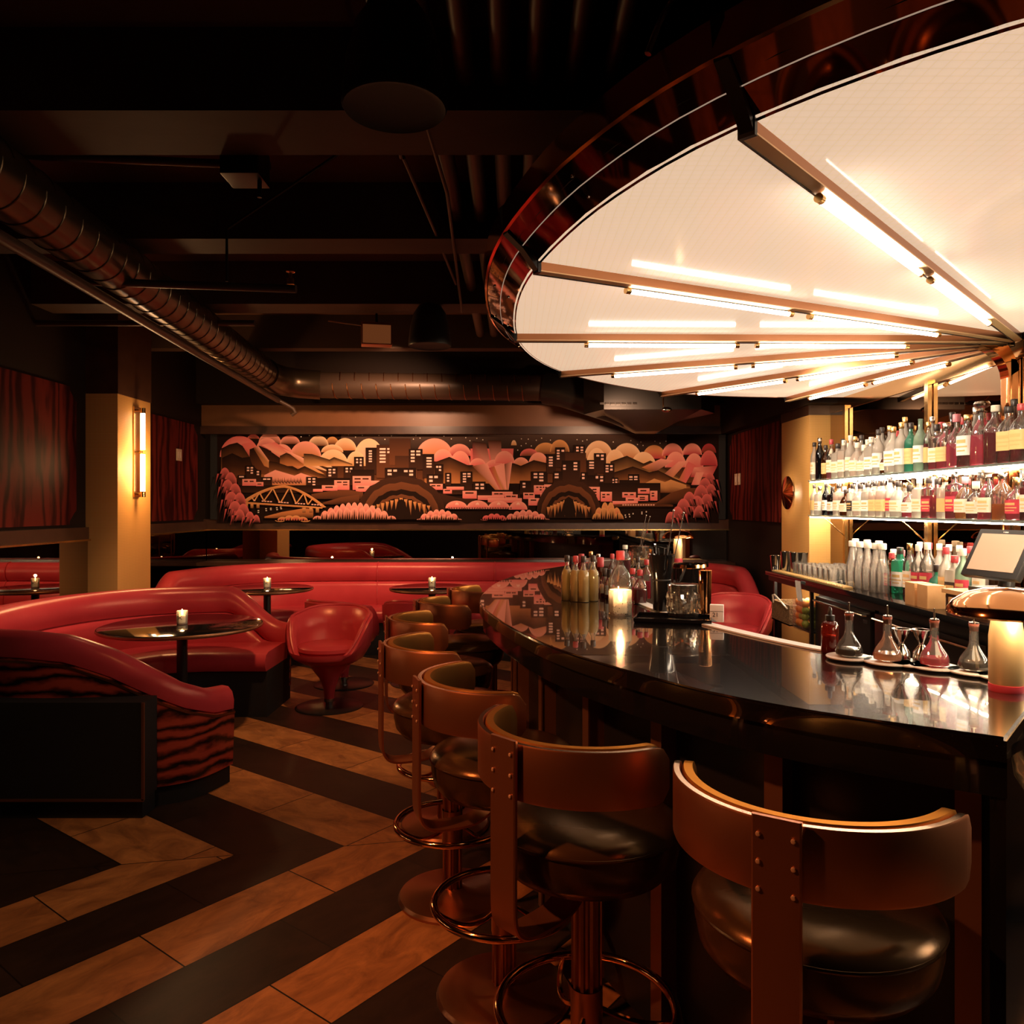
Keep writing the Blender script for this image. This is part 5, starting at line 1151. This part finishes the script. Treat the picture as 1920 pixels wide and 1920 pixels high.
for a in RIBS:
    L_ = rim_r(a)
    M = Matrix.Translation((HX-.02, HY, 0)) @ Matrix.Rotation(R(a), 4, 'Z')
    q = MB(); q.mat(0).box(.08, L_-.01, -.014, .014, DZ-.030, DZ, M); q.mat(1).box(.06, L_-.006, -.016, .019, DZ-.034, DZ-.030, M); q.mat(2).box(.06, L_-.006, -.021, -.016, DZ-.037, DZ-.001, M); q.mat(2).box(L_-.008, L_+.004, -.021, .019, DZ-.037, DZ+.01, M)
    rb = q.build('rib', ['bronze', 'rib_gold', 'black_metal'], can)
    bk = MB().grid([[M @ Vector((L_+o, w_, DZ+z)) for o, z in ((-.004, -.037), (.058, .034), (.118, .080), (.134, .168), (.125, .168), (.112, .092), (.055, .048), (-.004, -.01))] for w_ in (-.016, .016)], close_u=True)
    bk.f.append(tuple(range(8))); bk.m.append(0); bk.f.append(tuple(range(8, 16))); bk.m.append(0); bk.build('rim_bracket', 'black_metal', rb)
    for r0, r1 in ((.58*L_/2.5, 1.30*L_/2.5), (1.42*L_/2.5, 2.14*L_/2.5)):
        M2 = M @ Matrix.Translation((0, -.004, 0))
        MB().tube([M2 @ Vector((r0, 0, DZ-.052)), M2 @ Vector((r1, 0, DZ-.052))], .009, 10).build('light_tube', 'tube_light', rb)
        for r in (r0-.010, r1+.010):
            MB().tube([M2 @ Vector((r-.010, 0, DZ-.050)), M2 @ Vector((r+.010, 0, DZ-.050))], .0125, 12).build('tube_holder', 'brass', rb)
def rimring(prof, name, mname, segs=None, sm=40):
    rows = []
    for i in range(91):
        a = 87.5+(271-87.5)*i/90; r = rim_r(min(max(a, 86), 271)); rows.append([pol(a, r+o, DZ+z) for o, z in prof])
    MB().grid(rows, close_u=True).build(name, mname, can, smooth=sm)
rimring([(-.012, -.004), (.056, .042), (.058, .05), (-.012, .03)], 'rim_flange', 'bronze_mirror')
rimring([(.056, .043), (.059, .045), (.059, .052), (.056, .052)], 'light_seam', 'seam_light')
rimring([(.059, .045), (.115, .088), (.115, .10), (.059, .07)], 'rim_flange', 'bronze_mirror')
rimring([(.115, .084), (.124, .088), (.131, .165), (.122, .168), (.115, .11)], 'rim_fascia', 'copper_polished')
rimring([(-.05, .05), (.10, .10), (.10, .165), (-.05, .165)], 'rim_housing', 'black_metal')
poly = [pol(a, rim_r(a)+.08, 0)[:2] for a in [88+182*i/40 for i in range(41)]]+[(HX, HY-2.9), (HX, HY+2.1)]
MB().prism([p for p in poly[:41]], DZ+.06, DZ+.168).build('canopy_top', 'black_matt', can)
scm = MB().ball((0, 0, 0), .005, 8).mesh('screw', 'steel')
for i in range(16):
    a = 95+11*i; r = rim_r(a)
    for o, z in ((.028, .022), (.086, .064)): link('screw', scm, can, pol(a, r+o, DZ+z))
for a in RIBS[1:6]:
    x, y, _ = pol(a, rim_r(a)*.8, 0); MB().tube([(x, y, DZ+.15), (x, y, ZC-.002)], .006, 6).build('hanger_rod', 'black_metal', can)

# ================================================================== CEILING SERVICES
def ringpath(mb, p0, p1, r, step, h=.006):
    P0, P1 = Vector(p0), Vector(p1); d = (P1-P0); n = int(d.length/step); d.normalize()
    u = d.cross(Vector((0, 0, 1))).normalized(); w = d.cross(u)
    for i in range(1, n):
        c = P0+d*step*i
        mb.tube([tuple(c+(u*cos(2*pi*k/28)+w*sin(2*pi*k/28))*(r+.001)+d*(step*.55*k/28)) for k in range(28)], h, 5, closed=False, cap=False)
t = thing('air_duct', 'black spiral air duct running from the near side wall to the corner over the booths', 'duct', (0, 0, 0))
d0, d1 = (-1.92, 1.6, 2.80), (-2.42, 7.70, 2.80)
MB().tube([d0, d1], .135, 32).build('duct_run', 'duct_black', t)
sm = MB(); ringpath(sm, d0, d1, .135, .16, .004); sm.build('spiral_seam', 'duct_black', t)
MB().tube([(-2.412, 7.55, 2.80), (-2.42, 7.78, 2.80), (-2.36, 7.98, 2.79), (-2.22, 8.10, 2.78), (-2.0, 8.14, 2.77)], .150, 32).build('elbow', 'duct_black', t, smooth=60)
t = thing('air_duct', 'black spiral air duct running across above the mural', 'duct', (0, 0, 0))
e0, e1 = (-2.0, 8.14, 2.77), (.35, 8.14, 2.74)
MB().tube([e0, e1], .135, 32).build('duct_run', 'pipe_black', t); sm = MB(); ringpath(sm, e0, e1, .136, .15, .005); sm.build('spiral_seam', 'bronze', t)  # bronze colour stands in for thin highlights on the black seam
MB().tube([e1, (.55, 8.08, 2.70), (1.15, 7.75, 2.46)], .17, 28).build('branch', 'black_metal', t, smooth=60)
t = thing('duct_box', 'black square duct box with a pale grille hanging before the top of the mural', 'duct', (0, 0, 0))
MB().prism([(.85, 7.2), (1.75, 7.2), (1.95, 7.5), (1.75, 8.2), (1.0, 8.2), (.7, 7.6)], 2.40, 2.85).build('box', 'black_metal', t)
for x_, y_ in ((1.0, 7.5), (1.6, 7.5), (1.5, 8.0)): MB().tube([(x_, y_, 2.85), (x_, y_, ZC-.002)], .007, 6).build('hanger', 'black_metal', t)
MB().add([(.85, 7.2, 2.40), (1.75, 7.2, 2.40), (1.75, 8.2, 2.40), (1.0, 8.2, 2.40), (1.22, 7.6, 2.24), (1.45, 7.6, 2.24), (1.45, 7.9, 2.24), (1.25, 7.9, 2.24)], [(0, 1, 5, 4), (1, 2, 6, 5), (2, 3, 7, 6), (3, 0, 4, 7), (4, 5, 6, 7)]).build('hopper', 'black_metal', t)
gx, gy, gz = at(1158, 756, 7.17)
q = MB(); [q.box(gx-.16+.05*i, gx-.12+.05*i, 7.185, 7.199, gz-.010, gz+.010) for i in range(7)]; q.build('grille', 'steel', t)
x, y, z = at(1250, 768, 6.9)
t = thing('spot_camera', 'tiny pale camera hanging on a rod under the canopy edge', 'camera', (x, y, z))
MB().tube([(-.03, 0, .02), (-.03, 0, .85)], .006, 6).build('rod', 'brass', t); MB().ball((.0, 0, 0), .035, 14, (1.3, .8, .7)).build('head', 'steel', t)
for i, (a, b, r, lab) in enumerate([((-2.02, 2.2, 2.60), (-2.42, 8.05, 2.60), .028, 'long thin sprinkler pipe under the spiral duct'), ((-3.42, 5.60, 2.82), (-1.85, 5.60, 2.82), .022, 'cross pipe near the side wall behind the booth'), ((-2.25, 4.15, 2.70), (-1.15, 4.15, 2.66), .022, 'cross pipe with a sprinkler head over the booth'),
                                   ((-2.6, 3.32, 3.02), (-1.05, 3.38, 2.98), .018, 'thin conduit into the black junction box'), ((-2.4, 1.75, 2.93), (-.62, 1.85, 2.93), .020, 'conduit along the joist nearest the camera'), ((-.62, 1.85, 2.93), (-.28, 2.15, 2.93), .020, 'short slanted conduit above the near hanging speaker')]):
    o = tag(MB().tube([a, b], r, 12).build('ceiling_pipe', 'pipe_black'), 'black '+lab+' on the ceiling', 'pipe')
    if i == 0: MB().tube([(-2.42, 8.05, 2.60), (-2.33, 8.10, 2.55), (-2.28, 8.12, 2.52), (-2.26, 8.12, 2.48), (-2.30, 8.12, 2.455)], .022, 10).build('hook', 'conduit', o)
t = thing('sprinkler_head', 'small sprinkler head on the end of the cross pipe over the booth', 'sprinkler', (-1.18, 4.15, 2.685)); MB().lathe([(.02, 0), (.02, .03), (.01, .035), (.01, .06), (.024, .065), (.024, .07)], 12).build('head', 'brass', t)
t = thing('junction_box', 'black square junction box on the ceiling above the booth', 'box', (-1.13, 3.30, 2.95)); MB().rbox(-.08, .08, -.08, .08, -.07, .07, .006).build('box', 'black_metal', t); MB().tube([(-.02, 0, .07), (-.02, 0, .299)], .008, 8).build('rod', 'black_metal', t); MB().tube([(.06, 0, -.06), (.06, 0, -.14)], .01, 8).build('drop', 'black_metal', t)
t = thing('hanger_rod', 'thin bent rod holding the cross pipe over the booth', 'rod', (0, 0, 0)); MB().tube([(-.85, 3.85, 3.25), (-1.52, 4.15, 2.98), (-1.52, 4.15, 2.70)], .008, 8).build('rod', 'black_metal', t)
for i, x in enumerate((-.30, -.17, -.04, .09, .23, .37)):
    tag(MB().tube([(x, 1.0, 3.07), (x*.96, 7.05, 3.07)], .038, 16).build('conduit', 'conduit'), f"dark conduit running along the ceiling, {nth(i+1)} in the bank counted from the hanging speakers", 'conduit', 'bank of ceiling conduits')
for i, (x0, y0, z0, x1, y1, z1) in enumerate([(-.40, 2.0, 2.95, -.47, 3.3, 2.98), (-.36, 2.0, 2.93, -.30, 3.6, 2.95), (-.46, 3.3, 2.98, -.36, 5.0, 2.93), (-.30, 3.6, 2.95, -.36, 5.6, 2.90), (-.56, 1.2, 2.95, -.50, 1.9, 2.95)]):
    tag(MB().tube([(x0, y0, z0), ((x0+x1)/2, (y0+y1)/2, (z0+z1)/2+.01), (x1, y1, z1)], .009, 8).build('hanging_cable', 'conduit'), f"thin dark cable between the two hanging speakers, {nth(i+1)} counted from the nearer speaker", 'cable', 'ceiling cables')
def bell():
    t = thing('hanging_speaker', 'x', 'speaker')
    MB().lathe([(.150, 0), (.155, .008), (.152, .05), (.140, .15), (.115, .24), (.075, .30), (.03, .32), (.001, .322)], 40, cap=False).build('housing', 'black_plastic', t)
    MB().lathe([(.001, .012), (.12, .010), (.146, .004), (.15, 0)], 40, cap=False).build('grille', 'black_matt', t)
    MB().tube([(0, 0, .32), (0, 0, .575)], .008, 8).build('cable', 'black_metal', t)
    return t
bl = bell()
for i, (u, v, Y) in enumerate([(740, 205, 2.30), (806, 650, 5.62)]):
    x, y, z = at(u, v, Y); place(bl, i == 0, ['black bell shaped hanging speaker close to the camera at the top of the view', 'black bell shaped hanging speaker far down the room beside the emergency light'][i], (x, y, z), 0, 'hanging bell speakers')
x, y, z = at(706, 628, 5.95)
t = thing('emergency_light', 'small copper coloured box light under the ceiling near the far hanging speaker', 'light', (x, y, z), R(12)); MB().rbox(-.115, .115, -.06, .06, -.085, .085, .006).build('housing', 'copper_brushed', t); MB().box(-.105, .105, -.0625, -.0595, -.075, .065).build('face', 'exit_glow', t)
MB().tube([(-.115, 0, .07), (-.36, -.02, .085)], .008, 8).build('arm', 'steel', t)
MB().tube([(0, 0, .085), (0, 0, ZC-z-.002)], .010, 8).build('stem', 'black_metal', t)
# flexible hose on top of the canopy
tag(MB().tube(catmull([(.30, 1.72, 2.50), (.36, 1.72, 2.62), (.47, 1.72, 2.635), (.60, 1.72, 2.60), (.66, 1.74, 2.47)], 6), .008, 8).build('flex_hose', 'steel'), 'thin flexible metal hose looping over the canopy rim', 'hose')

# ================================================================== SCONCES, SWITCHES
t = thing('tube_sconce', 'tall brass wall lamp with two lit tubes on the pillar beside the booths', 'wall lamp', (-3.17, 6.56, 1.60))
MB().box(.0, .012, -.05, .05, -.02, .74).build('back_plate', 'brass', t)
for z in (.0, .35, .70): MB().tube([(.01, 0, z+.01), (.055, 0, z+.01)], .010, 8).build('arm', 'brass', t)
for z0, z1 in ((.03, .34), (.38, .69)): MB().tube([(.06, 0, z0), (.06, 0, z1)], .019, 16).build('light_tube', 'sconce_tube', t)
q = MB()
for z in (-.02, .685): q.tube([(.06, 0, z), (.06, 0, z+.045)], .022, 14)
q.build('end_cap', 'brass', t)
t = thing('dome_sconce', 'round copper disc wall lamp on the gold pillar beside the bottle shelves', 'wall lamp', (2.35, 6.58, 1.617))
Mr = Matrix.Rotation(R(-90), 4, 'Y')
MB().lathe([(.001, .062), (.02, .058), (.14, .026), (.142, .022), (.138, .020), (.03, .04), (.001, .045)], 48, cap=False, M=Mr).build('disc', 'copper_polished', t)
MB().lathe([(.05, 0), (.05, .018), (.001, .018)], 28, M=Mr).build('base', 'brass', t)
MB().lathe([(.001, .0185), (.045, .0185), (.045, .024), (.001, .026)], 24, M=Mr, cap=False).build('glow_ring', 'lamp_glow', t)
t = thing('wall_plate', 'pale socket plate on the red veneer panel beside the tube lamp', 'socket', (XL+.0185, 7.97, 2.03)); MB().rbox(0, .008, -.06, .06, -.06, .06, .002).build('plate', 'plate_cream', t); q = MB(); [q.box(.008, .010, -.035+.05*k, -.015+.05*k, -.03, .03) for k in range(2)]; q.build('rocker', 'label_cream', t)
for i, y in enumerate((8.31, 8.19)):
    t = thing('wall_switch', ['pale switch plate on the far red panel, the one nearer the mural', 'pale switch plate on the far red panel, the one nearer the pillar'][i], 'switch', (XR-.0185, y, 1.79), 0, 'switch plates'); MB().rbox(-.007, 0, -.038, .038, -.06, .06, .002).build('plate', 'plate_cream', t); MB().box(-.009, -.007, -.014, .014, -.03, .03).build('rocker', 'label_cream', t)

# ================================================================== LIGHT
W = bpy.data.worlds.new('room'); SC.world = W; W.use_nodes = True
W.node_tree.nodes['Background'].inputs[0].default_value = (.5, .25, .12, 1); W.node_tree.nodes['Background'].inputs[1].default_value = .004
AMB = (1, .52, .24)
spot('ceiling_spot', (-1.0, 6.9, 2.85), (-1.6, 8.6, 1.9), 200, (1, .56, .33), 95, .9)
spot('ceiling_spot', (1.0, 6.6, 2.30), (1.2, 8.6, 1.85), 110, (1, .56, .33), 100, .9)
spot('ceiling_spot', (-1.6, 7.0, 2.9), (-1.6, 8.1, .5), 75, (1, .58, .34), 100, .9)
spot('ceiling_spot', (-2.3, 4.9, 3.0), (-2.3, 5.2, .5), 190, (1, .58, .34), 80, .8)
spot('ceiling_spot', (-1.1, 4.6, 3.0), (-1.3, 5.4, 0), 130, (1, .52, .24), 62, .8)
spot('ceiling_spot', (-1.3, 2.2, 3.0), (-1.0, 2.9, 0), 55, (1, .50, .22), 75, .9)
spot('ceiling_spot', (-1.9, 1.2, 2.8), (.1, 2.2, .85), 210, (1, .33, .12), 70, .9)
spot('ceiling_spot', (1.95, 6.9, 2.2), (2.0, 7.0, .4), 25, (1, .62, .38), 80, .8)
point('sconce_glow', (-2.98, 6.56, 1.85), 20, (1, .55, .22), .08)
spot('ceiling_spot', (-1.7, 6.3, 2.9), (-3.17, 6.55, 1.0), 50, (1, .50, .18), 38, .9)  # extra spot added to brighten the lower face of the pillar
for y in (3.3, 4.5, 5.6): spot('shelf_fill', (1.45, y, 2.27), (2.42, y+.1, 1.70), 58, (1, .77, .55), 100, .9, .05)  # unseen fill lights added below the canopy to brighten the bottles
point('sconce_glow', (2.31, 6.58, 1.617), 5, (1, .72, .45), .015)

cam = bpy.data.cameras.new('camera'); co = bpy.data.objects.new('camera', cam); COL.objects.link(co)
co.location = (0, 0, CAMZ); co.rotation_euler = (pi/2, 0, 0); cam.sensor_width = 36; cam.lens = 36*F/1920; cam.shift_y = (HZ-960)/1920; cam.clip_start = .02
SC.camera = co
SC.view_settings.view_transform = 'Standard'; SC.view_settings.look = 'None'; SC.view_settings.gamma = 1; SC.view_settings.use_curve_mapping = False
SC.view_settings.exposure = 0.
SC.cycles.max_bounces = 8; SC.cycles.diffuse_bounces = 3; SC.cycles.glossy_bounces = 4; SC.cycles.transmission_bounces = 4; SC.cycles.transparent_max_bounces = 24
SC.cycles.caustics_reflective = False; SC.cycles.caustics_refractive = False; SC.cycles.sample_clamp_indirect = 4.
